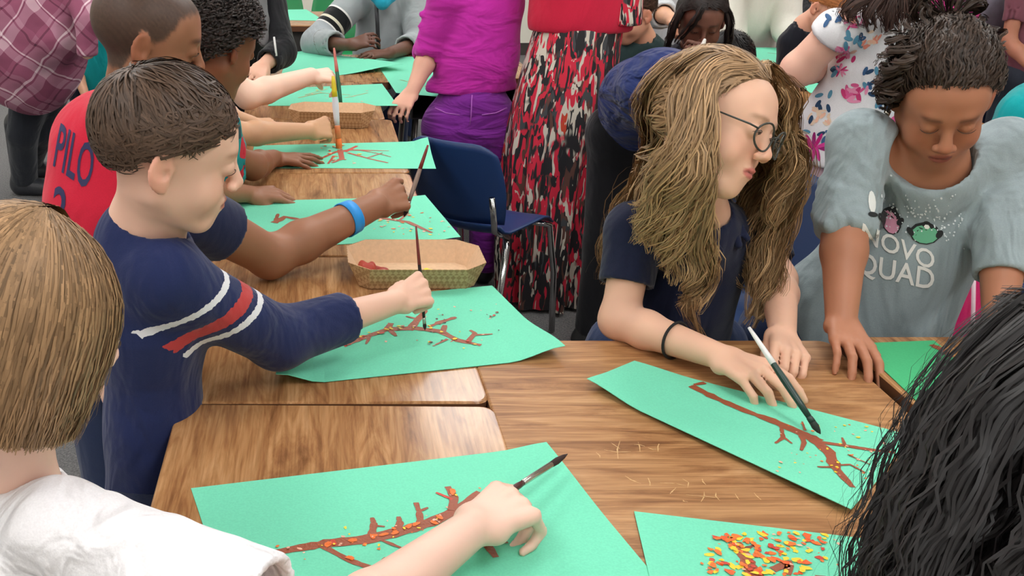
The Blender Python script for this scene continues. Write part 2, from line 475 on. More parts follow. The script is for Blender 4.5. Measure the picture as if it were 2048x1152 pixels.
FING = [(.33, .046, .027, .021), (.0, .050, .031, .022), (-.33, .047, .029, .021), (-.66, .041, .022, .018)]
def add_hand(F, wrist, fd, back, side, s=1., curl=((35, 45, 25),) * 4, spread=6, thumb=(35, 25, 20, 15), k=.006, flat=False):
    """fd: direction wrist to knuckles, back: out of the back of the hand, side: +1 thumb on the right of fd seen from the back"""
    y = nrm(fd); z = nrm(np.asarray(back) - np.dot(back, y) * y); x = np.cross(y, z) * side
    W = lambda a, b, c: np.asarray(wrist) + (x * a + y * b + z * c) * s
    tips = []
    for i, (off, l0, l1, l2) in enumerate(FING):
        kx = .029 * (off + .165) / .495 * 0.92; ky = .070 - .012 * abs(off - .1)
        kp = W(kx, ky, -.002 - .004 * abs(off))
        F.rc(W(kx * .45, .004, -.001), kp, .0115 * s, .0092 * s, .007 * s)
        a1, a2, a3 = [math.radians(c) for c in curl[i]]
        yaw = math.radians(spread * (off + .165) / .33)
        f0 = y * math.cos(yaw) + x * math.sin(yaw)
        def bend(a): return f0 * math.cos(a) - z * math.sin(a)
        r0 = .0080 if i < 3 else .0068
        p1 = kp + bend(a1) * l0 * .78 * s; p2 = p1 + bend(a1 + a2) * l1 * .84 * s; p3 = p2 + bend(a1 + a2 + a3) * l2 * .80 * s
        F.rc(kp, p1, r0 * 1.04 * s, r0 * .93 * s, .0022 * s); F.rc(p1, p2, r0 * .92 * s, r0 * .82 * s, .0015 * s); F.rc(p2, p3, r0 * .82 * s, r0 * .66 * s, .0015 * s)
        tips.append((p1, p2, p3))
    # heel and thumb
    F.rc(W(.012, .012, -.006), W(-.018, .014, -.006), .0125 * s, .0115 * s, .010 * s)
    out, down, t2, t3 = [math.radians(c) for c in thumb]
    d0 = y * math.cos(out) * math.cos(down) + x * math.sin(out) * math.cos(down) - z * math.sin(down)
    b = W(.016, .010, -.006); q1 = b + d0 * .036 * s
    ax = np.cross(d0, y * .3 + x * -1.0 - z * .5)
    d1 = rotv(d0, ax, t2); q2 = q1 + d1 * .027 * s; d2 = rotv(d1, ax, t3); q3 = q2 + d2 * .018 * s
    F.rc(b, q1, .0135 * s, .0105 * s, .012 * s); F.rc(q1, q2, .0100 * s, .0092 * s, .003 * s); F.rc(q2, q3, .0092 * s, .0074 * s, .002 * s)
    tips.append((q1, q2, q3))
    return tips
def add_arm(F, sh, el, wr, r=(.040, .033, .030, .034, .022), s=1.):
    """sh shoulder, el elbow, wr wrist; radii: shoulder, above elbow, elbow, forearm belly, wrist"""
    sh, el, wr = map(np.asarray, (sh, el, wr)); r = [q * s for q in r]
    F.rc(sh, el, r[0], r[2], .02 * s)
    b = el + (wr - el) * .28
    F.rc(el, b, r[2], r[3], .02 * s); F.rc(b, wr, r[3], r[4], .015 * s)
RELAX = ((18, 25, 15), (22, 28, 15), (26, 30, 18), (30, 32, 18))
PINCH = ((48, 45, 25), (58, 50, 25), (66, 62, 30), (70, 70, 35))
FIST = ((70, 85, 45), (72, 88, 45), (75, 90, 45), (78, 90, 45))
FLAT = ((6, 10, 6), (5, 9, 6), (6, 10, 7), (9, 12, 8))
GRIP = ((40, 75, 30), (55, 80, 35), (62, 85, 40), (66, 85, 40))

# ------------------------------------------------------------------ hair ribbons
def ribbons(paths, outs, width, cols, taper=.35):
    """paths n x m x 3, outs n x m x 3 outward normals, width scalar or n; flat locks lying on the head"""
    P = np.asarray(paths, np.float32); N = np.asarray(outs, np.float32); n, m, _ = P.shape
    T = np.gradient(P, axis=1); B = np.cross(T, N); B /= np.linalg.norm(B, axis=2, keepdims=True) + 1e-9
    t = np.linspace(0, 1, m)[None, :, None]
    wd = np.asarray(width, np.float32); wd = (wd[:, :, None] if wd.ndim == 2 else wd.reshape(-1, 1, 1)) * (1 - (1 - taper) * sstep(.55, 1., t)) * (.55 + .45 * sstep(0, .15, t))
    Nn = N / (np.linalg.norm(N, axis=2, keepdims=True) + 1e-9)
    V = np.stack([P - B * wd / 2, P + B * wd / 2 + Nn * wd * .12], 2).reshape(-1, 3)
    base = (np.arange(n)[:, None] * m + np.arange(m - 1)[None]) * 2
    F = np.stack([base, base + 1, base + 3, base + 2], -1).reshape(-1, 4)
    c = np.asarray(cols, np.float32)
    if c.ndim == 2: c = np.repeat(c[:, None], m, 1)
    c = np.repeat(c.reshape(-1, 3), 2, 0)
    return V, F, c
def scalp_pts(n, r_, seed=0):
    g = np.random.default_rng(seed); v = g.normal(size=(n * 3, 3)); v /= np.linalg.norm(v, axis=1, keepdims=True)
    return v
def join_geo(parts):
    V = []; F = []; C = []; o = 0
    for v, f, c in parts:
        V.append(v); F.append(f + o); C.append(np.broadcast_to(c, (len(v), 3))); o += len(v)
    return np.concatenate(V), np.concatenate(F), np.concatenate(C)

# ------------------------------------------------------------------ shared materials of people
skin_m = vcol('skin', .5, .35, sss=.12)
hair_m = vcol('hair', .5, .28)
coil_m = vcol('hair_coily', .75, .25, bump=.9, bscale=170)
eye_m = vcol('eye', .15, .5)
dark_m = plain('lash_dark', srgb(62, 44, 36), .6)
shoe_m = plain('shoe_black', srgb(28, 28, 30), .5)
def person(label, loc): return empty('person', loc, label, 'person')
def skin_cols(V, base, C=None, R=None, s=1., lip=None, brow=None, wx=1., blush=.12, brow_z=.0235, browthick=.0042):
    c = np.tile(np.asarray(base, float), (len(V), 1))
    c *= (1 + .05 * noise3(V, 9, 3))[:, None]
    if C is not None:
        q = ((V - C) @ R) / s; q[:, 0] /= wx
        near = (np.abs(q) < .14).all(1)
        red = np.asarray(base) * np.array([1.12, .72, .66])
        if blush:
            for sx in (-1, 1):
                d = np.linalg.norm(q - np.array([sx*.038, .07, -.03]), axis=1); wgt = blush * 2.2 * np.exp(-(d / .024) ** 2) * near
                c += wgt[:, None] * (red - c)
            d = np.linalg.norm(q - np.array([0, .108, -.028]), axis=1); wgt = .35 * np.exp(-(d / .012) ** 2) * near; c += wgt[:, None] * (red - c)
            ear = np.exp(-((np.abs(q[:, 0]) - .086) / .012) ** 2) * near * (np.abs(q[:, 2] + .004) < .04) * (np.abs(q[:, 1]) < .035)
            c += (.5 * ear)[:, None] * (red - c)
        if lip is not None:
            a = ((q[:, 0] / .0195) ** 2 + ((q[:, 2] + .0582) / .0092) ** 2); wgt = (1 - sstep(.75, 1.15, a)) * (q[:, 1] > .075) * near
            c += wgt[:, None] * (np.asarray(lip) - c)
            a = np.exp(-((q[:, 2] + .058) / .0016) ** 2) * (np.abs(q[:, 0]) < .018) * (q[:, 1] > .08) * near
            c *= (1 - .45 * a)[:, None]
        if brow is not None:
            ax_ = np.abs(q[:, 0]); zz = brow_z + .004 * np.cos((ax_ - .03) / .022 * 1.3) - .004
            a = np.exp(-((q[:, 2] - zz) / browthick) ** 2) * sstep(.010, .016, ax_) * (1 - sstep(.040, .05, ax_)) * (q[:, 1] > .04) * near
            c += (.8 * a)[:, None] * (np.asarray(brow) - c)
    return np.clip(c, 0, 1)
def add_eyes(root, T, R, s, gaze=(0, 1, 0), lid=.5, iris=(60, 40, 25), skin=None, closed=False, q_list=(-1, 1)):
    """eyeball showing below the upper lid as a small dark almond, lash line along the lid"""
    for q in q_list:
        c = T(q * .029, .0775, .003)
        if not closed:
            n = 14; V = []; Fc = []; cc = []
            g = nrm(R @ nrm(gaze))
            for i in range(n + 1):
                for j in range(n * 2):
                    th = math.pi * i / n; ph = math.pi * j / n
                    d = R @ np.array([math.sin(th) * math.cos(ph), math.cos(th), math.sin(th) * math.sin(ph)])
                    # almond window only
                    V.append(c + d * .0141 * s)
            D_ = (np.array(V) - c) / (.0141 * s); L = D_ @ R
            up = .34 - lid * .8 - .5 * L[:, 0] ** 2; lo = -.42 + .35 * L[:, 0] ** 2
            keep = (L[:, 2] < up) & (L[:, 2] > lo) & (L[:, 1] > .35)
            col = np.tile(srgb(225, 215, 208), (len(V), 1))
            a = D_ @ g; col[a > .80] = srgb(*iris); col[a > .93] = srgb(12, 10, 10)
            for i in range(n):
                for j in range(n * 2):
                    ids = (i*2*n+j, i*2*n+(j+1) % (2*n), (i+1)*2*n+(j+1) % (2*n), (i+1)*2*n+j)
                    if all(keep[k] for k in ids): Fc.append(ids)
            if Fc:
                mesh_obj('eye', V, Fc, eye_m, root, col)
        m = MB(); pts = []
        for t in np.linspace(-1, 1, 9):
            x = t * .95; zc = (.34 - lid * .8 - .5 * x * x) if not closed else (-.38 + .30 * x * x)
            yy = math.sqrt(max(.02, 1 - min(.97, x * x * .8 + zc * zc)))
            pts.append(c + R @ np.array([x * .0135, yy * .0138, zc * .0135]) * s * 1.03)
        m.tube(pts, [.0003*s] + [.0006 * s] * 7 + [.0003*s], 5); m.build('eyelashes', dark_m, root)
def trousers(root, hipL, hipR, footL, footR, m, r=(.075, .045), name='trousers', kneeL=None, kneeR=None, seat=None, h=.017, shoe=None):
    F = Field(); hipL, hipR, footL, footR = map(np.asarray, (hipL, hipR, footL, footR))
    F.rc(hipL, hipR, r[0] * 1.1, r[0] * 1.1, .05)
    if seat is not None: F.rc((hipL + hipR) / 2, seat, r[0] * 1.25, r[0] * 1.2, .05)
    for hp, ft, kn in ((hipL, footL, kneeL), (hipR, footR, kneeR)):
        kn = (hp + ft) / 2 if kn is None else np.asarray(kn)
        F.rc(hp, kn, r[0], r[1] * 1.15, .03); F.rc(kn, ft + np.array([0, 0, .07]), r[1] * 1.1, r[1], .02, None, ((ft + np.array([0, 0, .05]), (0, 0, -1)),))
    V, Q = F.mesh(h, 2); mesh_obj(name, V, Q, m, root)
def shoes(root, footL, footR, toe, m=None, L=.17):
    for ft in (footL, footR):
        ft = np.asarray(ft, float); t = nrm([toe[0], toe[1], 0]); F = Field()
        cut = ((np.array([0, 0, 0.0]), (0, 0, -1)),)
        F.rc([ft[0], ft[1], .035] - t * .02, [ft[0], ft[1], .028] + t * (L - .06), .036, .030, .02, None, cut)
        F.rc([ft[0], ft[1], .05], [ft[0], ft[1], .085], .036, .038, .02)
        V, Q = F.mesh(.012, 1); mesh_obj('shoe', V, Q, m or shoe_m, root)
# ------------------------------------------------------------------ painted papers
def paper_mat(name, c):
    m, nt, b = newmat(name)
    b.inputs['Roughness'].default_value = .8; b.inputs['Specular IOR Level'].default_value = .2
    tc = nt.nodes.new('ShaderNodeTexCoord'); no = nt.nodes.new('ShaderNodeTexNoise'); no.inputs['Scale'].default_value = 350; no.inputs['Detail'].default_value = 3
    nt.links.new(tc.outputs['Object'], no.inputs['Vector'])
    r = ramp(nt, [(.3, c * .95), (.7, np.minimum(c * 1.05, 1))]); nt.links.new(no.outputs['Fac'], r.inputs['Fac'])
    nt.links.new(r.outputs['Color'], b.inputs['Base Color'])
    bp = nt.nodes.new('ShaderNodeBump'); bp.inputs['Strength'].default_value = .06; bp.inputs['Distance'].default_value = .002
    nt.links.new(no.outputs['Fac'], bp.inputs['Height']); nt.links.new(bp.outputs['Normal'], b.inputs['Normal'])
    return m
green_m = paper_mat('green_construction_paper', srgb(116, 212, 178))
dgreen_m = paper_mat('deeper_green_construction_paper', srgb(70, 174, 118))
paint_m = vcol('poster_paint', .45, .4, bump=.3, bscale=250)
BR = srgb(150, 78, 52); DB = srgb(122, 58, 40); RD = srgb(196, 62, 44); OR = srgb(232, 112, 40); YE = srgb(245, 205, 50); PK = srgb(232, 176, 150); DT = srgb(70, 60, 50)
class Paper:
    def __init__(s, px, label, lift=None, z=DESKZ, m=None, world=None, n=26):
        s.c = np.array([Tz(x, y, z) for x, y in px])[:, :2] if world is None else np.array(world)
        s.lift = lift or (lambda u, v: 0 * u); s.z = z + .0012
        g = np.linspace(0, 1, n); U, Vv = np.meshgrid(g, g, indexing='ij')
        XY = s.xy(U.ravel(), Vv.ravel()); Z = s.z + s.lift(U.ravel(), Vv.ravel())
        top = np.column_stack([XY, Z]); bot = top - np.array([0, 0, .0009])
        s.root = empty('paper_sheet', (float(top[:, 0].mean()), float(top[:, 1].mean()), float(Z.min() - .0009)), label, 'painting', 'green papers painted with trees')
        q = [(i*n+j, i*n+j+1, (i+1)*n+j+1, (i+1)*n+j) for i in range(n-1) for j in range(n-1)]
        N = n * n; F = [f[::-1] for f in q] + [tuple(i+N for i in f) for f in q]
        rim = [i for i in range(n)] + [i*n+n-1 for i in range(1, n)] + [(n-1)*n+j for j in range(n-2, -1, -1)] + [i*n for i in range(n-2, 0, -1)]
        for a, b in zip(rim, rim[1:] + rim[:1]): F.append((a, b, b+N, a+N))
        o = mesh_obj('sheet', np.concatenate([top, bot]), F, m or green_m, s.root, smooth=False)
        # make faces point up
        s.V = []; s.F = []; s.C = []; s.layer = 0
    def xy(s, u, v):
        a, b, c, d = s.c            # top-left, top-right, bottom-right, bottom-left
        u = np.asarray(u)[:, None]; v = np.asarray(v)[:, None]
        return a * (1-u) * (1-v) + b * u * (1-v) + c * u * v + d * (1-u) * v
    def uv(s, P):
        P = np.asarray(P, float); u = np.full(len(P), .5); v = u.copy()
        a, b, c, d = s.c
        for _ in range(8):
            r = s.xy(u, v) - P
            du = (b - a) * (1-v)[:, None] + (c - d) * v[:, None]; dv = (d - a) * (1-u)[:, None] + (c - b) * u[:, None]
            det = du[:, 0]*dv[:, 1] - du[:, 1]*dv[:, 0]
            u = u - (r[:, 0]*dv[:, 1] - r[:, 1]*dv[:, 0]) / det; v = v - (du[:, 0]*r[:, 1] - du[:, 1]*r[:, 0]) / det
        return u, v
    def put(s, P, F, c):
        P = np.asarray(P, float); u, v = s.uv(P); u = np.clip(u, .004, .996); v = np.clip(v, .004, .996)
        s.layer += 1
        XY = s.xy(u, v); Z = s.z + s.lift(u, v) + .0006 + (s.layer % 40) * .00004
        o = len(s.V); s.V += [(*p, z) for p, z in zip(XY, Z)]; s.F += [tuple(i + o for i in f) for f in F]; s.C += [tuple(c)] * len(P)
    def stroke(s, px, wd, c=BR, sub=5, rough=.12):
        """brush stroke through pixels px with widths wd (pixels)"""
        px = np.array(px, float); wd = np.interp(np.linspace(0, 1, len(px)), np.linspace(0, 1, len(wd)), wd)
        t = np.linspace(0, len(px) - 1, (len(px) - 1) * sub + 1); i = np.minimum(t.astype(int), len(px) - 2); f = (t - i)[:, None]
        pts = np.array([Tz(x, y, s.z)[:2] for x, y in px[i] * (1 - f) + px[i+1] * f])
        zc = 1.9 if False else None
        w_ = np.interp(t, np.arange(len(px)), wd) * (1 + rough * rng.normal(size=len(t)))
        sc = np.array([np.linalg.norm(Tz(x + 1, y, s.z) - Tz(x, y, s.z)) for x, y in px[i]])
        T = np.gradient(pts, axis=0); T /= np.linalg.norm(T, axis=1, keepdims=True) + 1e-9; N = np.stack([-T[:, 1], T[:, 0]], 1)
        hw = (w_ * sc / 2)[:, None]
        n = len(pts); P = np.concatenate([pts + N * hw, pts - N * hw])
        s.put(P, [(k+n, k+n+1, k+1, k) for k in range(n - 1)], c)
    def dab(s, x, y, r, c, asp=.7, n=8):
        p = Tz(x, y, s.z)[:2]; sc = np.linalg.norm(Tz(x + 1, y, s.z) - Tz(x, y, s.z)); a0 = rng.uniform(0, 6.28)
        a = np.linspace(0, 2 * math.pi, n, endpoint=False)
        rr = r * sc * (1 + .25 * rng.normal(size=n)).clip(.6, 1.4)
        L = np.stack([np.cos(a) * rr, np.sin(a) * rr * asp], 1); ca, sa = math.cos(a0), math.sin(a0)
        L = L @ np.array([[ca, sa], [-sa, ca]])
        s.put(p + L, [tuple(range(n))], c)
    def spray(s, box, n, r, cols, along=None, sd=0):
        for i in range(n):
            if along is not None:
                k = rng.integers(0, len(along) - 1); f = rng.uniform(); q = np.array(along[k]) * (1-f) + np.array(along[k+1]) * f
                x, y = q + rng.normal(size=2) * np.array([sd, sd * .5])
            else: x = rng.uniform(box[0], box[2]); y = rng.uniform(box[1], box[3])
            s.dab(x, y, r * rng.uniform(.5, 1.3), cols[rng.integers(0, len(cols))])
    def done(s):
        if s.V: tag(mesh_obj('painted_tree', s.V, s.F, paint_m, s.root, np.array(s.C), smooth=False), kind='stuff')
        return s
def ss(a, b, x): return sstep(a, b, x)

# the bob haired child's sheet, foreground
p = Paper([(382, 978), (1092, 893), (1400, 1262), (498, 1330)], 'large green paper with brown branch, nearest the camera on the left desk', lambda u, v: .006 * ss(.85, 1, u) * ss(.5, 0, v))
tr = [(520, 1112), (590, 1098), (650, 1088), (730, 1080), (800, 1064), (860, 1046), (920, 1018), (960, 985)]
p.stroke(tr, [16, 22, 26, 30, 30, 32, 26, 18]); p.stroke([(640, 1090), (700, 1122), (752, 1140), (776, 1118)], [14, 14, 18, 16])
p.stroke([(742, 1078), (748, 1048), (744, 1036)], [18, 14, 8]); p.stroke([(748, 1052), (770, 1054)], [8, 4])
p.stroke([(790, 1066), (800, 1048), (797, 1034)], [18, 14, 8]); p.stroke([(842, 1050), (838, 1024), (832, 1006)], [18, 12, 9]); p.stroke([(838, 1024), (856, 1016)], [8, 5])
p.stroke([(905, 1022), (908, 995), (895, 974)], [20, 18, 12]); p.stroke([(905, 1000), (872, 986)], [8, 5], RD); p.stroke([(760, 1080), (800, 1096), (826, 1108)], [8, 7, 6]); p.stroke([(820, 1106), (826, 1090)], [8, 5])
p.stroke([(930, 1068), (975, 1092), (992, 1116)], [12, 18, 14]); p.stroke([(965, 1090), (1016, 1086)], [10, 5])
for x, y in ((655, 1090), (668, 1086), (706, 1082), (745, 1074), (768, 1070), (790, 1066), (818, 1054), (832, 1050), (866, 1046), (880, 1036), (905, 985), (700, 1118), (760, 1138), (772, 1132)): p.dab(x, y, 10, OR if rng.uniform() < .6 else RD, .6)
for x, y in ((808, 1058), (838, 1058), (668, 1090), (912, 992)): p.dab(x, y, 4, YE)
p.spray(None, 46, 4, [PK, OR, PK, YE], along=tr, sd=26); p.done()

# the striped shirt boy's sheet
p2lift = lambda u, v: .022 * ss(.16, 0, u) * ss(.4, 1, v) + .020 * ss(.80, 1, u) * ss(.45, 1, v) + .001
p = Paper([(585, 612), (984, 573), (1128, 716), (552, 776)], 'large green paper with small brown branch under the boy\'s brush beside the kraft tray', p2lift)
tr = [(690, 692), (730, 676), (775, 660), (830, 658), (880, 664), (915, 682), (962, 692)]
p.stroke(tr, [10, 14, 16, 18, 18, 16, 12]); p.stroke([(818, 662), (836, 640), (852, 622)], [18, 16, 8]); p.stroke([(836, 640), (812, 634)], [9, 5]); p.stroke([(858, 655), (880, 646), (912, 636)], [9, 12, 10])
p.stroke([(775, 660), (782, 648)], [16, 10]); p.stroke([(780, 662), (792, 674)], [14, 6]); p.stroke([(740, 674), (732, 690)], [8, 4]); p.stroke([(885, 668), (890, 652)], [14, 10]); p.stroke([(935, 686), (950, 668), (940, 662)], [12, 9, 6]); p.stroke([(945, 672), (985, 670)], [8, 4]); p.stroke([(895, 680), (870, 692)], [7, 4])
p.spray((770, 610, 1000, 700), 44, 3.6, [RD, DB, YE, PK, DT, YE]); p.spray(None, 26, 4.5, [YE, RD, YE], along=tr, sd=6); p.done()

# the girl with glasses: long narrow sheet
p3lift = lambda u, v: .012 * ss(.25, 0, u) * (.4 + .6 * v) + .010 * ss(.55, 1, v) * (.3 + .7 * u)
p = Paper([(1268, 728), (1822, 872), (1700, 1034), (1172, 776)], 'green paper with long brown trunk under the hand of the girl with glasses', p3lift)
tr = [(1382, 772), (1430, 796), (1490, 822), (1545, 842), (1600, 866), (1640, 884)]
p.stroke(tr, [18, 18, 18, 22, 24, 26]); p.stroke([(1388, 770), (1410, 766)], [8, 10]); p.stroke([(1625, 878), (1658, 905), (1672, 940), (1704, 982)], [24, 24, 22, 10]); p.stroke([(1640, 885), (1690, 892), (1740, 900), (1790, 906)], [10, 12, 12, 8])
p.stroke([(1562, 852), (1566, 876), (1550, 888)], [10, 9, 4]); p.stroke([(1566, 874), (1584, 888)], [7, 4]); p.stroke([(1602, 868), (1608, 886), (1602, 902)], [14, 10, 6]); p.stroke([(1668, 936), (1634, 938)], [9, 5]); p.stroke([(1668, 932), (1700, 930), (1730, 946)], [5, 6, 4]); p.stroke([(1690, 892), (1684, 876)], [8, 4]); p.stroke([(1610, 862), (1604, 844)], [6, 3]); p.stroke([(1695, 910), (1740, 930)], [4, 3])
p.spray((1540, 845, 1790, 960), 60, 3.6, [YE, PK, PK, OR, YE]); p.done()

# bottom right sheet full of leaf dabs
p = Paper([(1268, 1024), (1760, 1082), (1830, 1330), (1340, 1330)], 'green paper dotted with yellow and orange leaves at the bottom right', None, z=DESKZ + .0014)
p.stroke([(1470, 1085), (1486, 1108), (1502, 1135), (1520, 1170)], [22, 26, 30, 34], BR); p.stroke([(1486, 1100), (1512, 1090)], [12, 8], DB); p.stroke([(1545, 1140), (1580, 1126), (1574, 1150)], [16, 20, 14], BR); p.stroke([(1640, 1152), (1650, 1170)], [20, 24], BR)
p.spray((1415, 1068, 1655, 1152), 120, 8.5, [OR, YE, OR, srgb(225, 92, 36), YE, RD]); p.spray((1400, 1060, 1680, 1160), 40, 4, [PK, OR])
for x, y in ((1464, 1080), (1480, 1092), (1500, 1080), (1462, 1132), (1478, 1136), (1494, 1112), (1470, 1075)): p.dab(x, y, 11, YE, .6)
p.done()

# sheet of the girl in grey, deeper green, over the edge of the higher desk
p = Paper([(1712, 688), (1868, 682), (2010, 800), (1836, 806)], 'deeper green paper under the hand of the girl in grey shirt', None, z=DESKZ + .0105, m=dgreen_m)
p.stroke([(1862, 690), (1885, 700), (1905, 715)], [14, 18, 14], BR); p.done()

# sheets further back along the left row of desks
p = Paper([(470, 404), (850, 394), (921, 478), (500, 498)], 'green paper with yellow dabbed branch behind the large kraft tray', lambda u, v: .004 * ss(.9, 1, u))
p.stroke([(700, 448), (760, 436), (815, 444), (864, 466)], [10, 12, 12, 6]); p.stroke([(548, 446), (570, 434), (604, 440)], [18, 16, 8]); p.stroke([(552, 440), (556, 428)], [10, 6]); p.stroke([(800, 440), (818, 426)], [6, 4])
p.spray((745, 425, 862, 470), 34, 4, [YE, YE, PK, OR]); p.spray((850, 440, 905, 472), 5, 3, [PK]); p.done()
p = Paper([(508, 292), (855, 283), (872, 338), (500, 336)], 'green paper with thin red brown branches under the orange brush', lambda u, v: .012 * ss(.9, 1, u) * ss(.6, 0, v))
RB = srgb(176, 84, 62)
p.stroke([(640, 318), (672, 304), (700, 300), (778, 302)], [7, 9, 10, 4], RB); p.stroke([(690, 304), (714, 292)], [9, 6], RD); p.stroke([(696, 306), (740, 318), (776, 326)], [8, 6, 4], RB); p.stroke([(715, 300), (750, 306), (782, 314)], [5, 4, 3], RB); p.stroke([(668, 312), (656, 328)], [6, 4], RB); p.stroke([(735, 316), (765, 306)], [4, 3], RB)
p.stroke([(680, 300), (684, 318), (664, 326)], [10, 9, 5], RB); p.spray((640, 290, 720, 328), 22, 4, [RD, YE, OR, PK]); p.done()
p = Paper([(548, 178), (764, 168), (796, 212), (536, 212)], 'green paper with faint tan branches behind the small kraft tray', None)
TN = srgb(176, 168, 110)
p.stroke([(596, 196), (640, 186), (700, 190)], [4, 5, 3], TN); p.stroke([(610, 190), (655, 178)], [3, 3], TN); p.stroke([(690, 196), (736, 186)], [3, 3], TN); p.spray((590, 180, 740, 205), 18, 3, [YE, PK, TN]); p.done()
p = Paper([(575, 106), (628, 100), (806, 141), (560, 160)], 'green paper lying in front of the child in grey hoodie', lambda u, v: .025 * ss(.45, 1, u) * ss(.2, 1, v))
p.done()
p = Paper([(742, 110), (868, 116), (900, 196), (792, 186)], 'green paper with pale strokes beside the magenta sweater girl\'s arm', None)
p.stroke([(800, 160), (838, 168), (870, 160)], [3, 4, 3], TN); p.stroke([(850, 172), (884, 186)], [5, 4], srgb(150, 130, 110)); p.stroke([(820, 176), (880, 172)], [3, 2], TN); p.done()

# ------------------------------------------------------------------ pale scratches of dried paint on the crosswise desk
dr = [o for o in COL.objects if o.name.startswith('school_desk') and 'crosswise' in o.get('label', '')][0]
class Flat(Paper):
    def __init__(s): s.V = []; s.F = []; s.C = []; s.z = DESKZ
    def put(s, P, F, c):
        o = len(s.V); s.V += [(p_[0], p_[1], DESKZ + .0004) for p_ in P]; s.F += [tuple(i + o for i in f) for f in F]; s.C += [tuple(c)] * len(P)
fl = Flat(); SCR = srgb(204, 166, 116)
for x0, y0, x1, y1 in ((1208, 900, 1262, 904), (1222, 886, 1240, 898), (1240, 882, 1236, 918), (1268, 890, 1290, 893), (1276, 884, 1280, 904), (1296, 896, 1320, 898), (1318, 888, 1316, 904), (1250, 952, 1282, 968), (1296, 956, 1300, 972), (1320, 966, 1372, 972), (1365, 958, 1375, 976), (1352, 976, 1340, 988), (1372, 990, 1440, 996), (1404, 958, 1412, 970), (1408, 984, 1402, 1004), (1432, 985, 1440, 1002), (1470, 988, 1478, 1000), (1508, 986, 1522, 1000), (1366, 1000, 1376, 1004), (1192, 905, 1200, 916)):
    fl.stroke([(x0, y0), ((x0+x1)/2 + rng.normal()*3, (y0+y1)/2 + rng.normal()*1.5), (x1, y1)], [.8, 2.4, .8], SCR, rough=.3)
o = mesh_obj('dried_paint_marks', fl.V, fl.F, paint_m, None, np.array(fl.C), smooth=False); o.parent = dr
tag(o, kind='stuff'); o.matrix_parent_inverse = (Matrix.Translation(dr.location) @ Matrix.Rotation(dr.rotation_euler.z, 4, 'Z')).inverted()

# ------------------------------------------------------------------ kraft paper trays
def kraft_mat(name, c, pattern):
    m, nt, b = newmat(name); b.inputs['Roughness'].default_value = .75
    tc = nt.nodes.new('ShaderNodeTexCoord'); no = nt.nodes.new('ShaderNodeTexNoise'); no.inputs['Scale'].default_value = 120
    nt.links.new(tc.outputs['Object'], no.inputs['Vector'])
    r = ramp(nt, [(.3, c * .92), (.7, c * 1.05)]); nt.links.new(no.outputs['Fac'], r.inputs['Fac'])
    out = r.outputs['Color']
    if pattern:
        mp = nt.nodes.new('ShaderNodeMapping'); mp.inputs['Rotation'].default_value = (0, math.radians(45), 0)
        nt.links.new(tc.outputs['Object'], mp.inputs['Vector'])
        ch = nt.nodes.new('ShaderNodeTexChecker'); ch.inputs['Scale'].default_value = 130; nt.links.new(mp.outputs['Vector'], ch.inputs['Vector'])
        mx = nt.nodes.new('ShaderNodeMix'); mx.data_type = 'RGBA'; mx.blend_type = 'MULTIPLY'; mx.inputs[0].default_value = .55
        mx.inputs[7].default_value = (.70, .62, .54, 1)
        nt.links.new(ch.outputs['Fac'], mx.inputs[0]); nt.links.new(out, mx.inputs[6]); out = mx.outputs[2]
    nt.links.new(out, b.inputs['Base Color']); return m
kraft_in = kraft_mat('kraft_board_inside', srgb(214, 180, 146), False); kraft_out = kraft_mat('kraft_board_printed_outside', srgb(192, 154, 114), True)
def tray(c, a, b, h, fl, label, rotz=0, blobs=()):
    o = empty('paper_food_tray', (c[0], c[1], c[2]), label, 'tray'); o.rotation_euler.z = math.radians(rotz)
    def ring(A_, B_, cut, z): return [(-A_+cut, -B_, z), (A_-cut, -B_, z), (A_, -B_+cut, z), (A_, B_-cut, z), (A_-cut, B_, z), (-A_+cut, B_, z), (-A_, B_-cut, z), (-A_, -B_+cut, z)]
    t = .0016
    for nm, m, dz, off, flip in (('outer_wall', kraft_out, 0, 0, False), ('inner_lining', kraft_in, t, -t, True)):
        lo = ring(a + off, b + off, .018, .001 + dz); hi = ring(a + fl + off, b + fl * .8 + off, .040, h)
        V = lo + hi; F = [(i, (i+1) % 8, 8+(i+1) % 8, 8+i) for i in range(8)] + [tuple(range(8))[::-1]]
        if flip: F = [f[::-1] for f in F]
        g = MB(); g.add(V, F)
        if not flip:
            hi2 = ring(a + fl - t, b + fl * .8 - t, .040, h); g.add(hi + hi2, [(i, (i+1) % 8, 8+(i+1) % 8, 8+i) for i in range(8)])
        g.build(nm, m, o, smooth=False, local=False)
    for (x, y, z, rx, ry, rz_, col) in blobs:
        Fd = Field()
        for q in range(6):
            Fd.el(np.array([x, y, z]) + rng.normal(size=3) * np.array([rx, ry, 0]) * .45, (rx * .55, ry * .55, rz_), None, .004)
        Vv, Q = Fd.mesh(.0022, 1); mesh_obj('paint_puddle', Vv, Q, paint_m, o, np.tile(col, (len(Vv), 1)), local=False)
    return o
yb = A(839, 541, 1.885)
tray((yb[0], 1.978, DESKZ + .0005), .110, .072, .046, .022, 'large kraft paper food tray with red and yellow paint, on the desk seam',
     blobs=((-.100, .0, .018, .016, .022, .014, srgb(166, 60, 46)), (-.075, -.008, .010, .024, .018, .010, srgb(150, 52, 40)), (.0, -.004, .008, .016, .014, .006, srgb(240, 205, 40)), (.03, -.006, .008, .014, .012, .006, srgb(244, 210, 50))))
yt = Tz(664, 246, DESKZ)
tray((yt[0], yt[1] - .01, DESKZ + .0005), .115, .062, .052, .020, 'small kraft paper food tray further back with a red paint spot', rotz=-6,
     blobs=((-.05, .03, .012, .012, .008, .006, srgb(200, 70, 55)),))

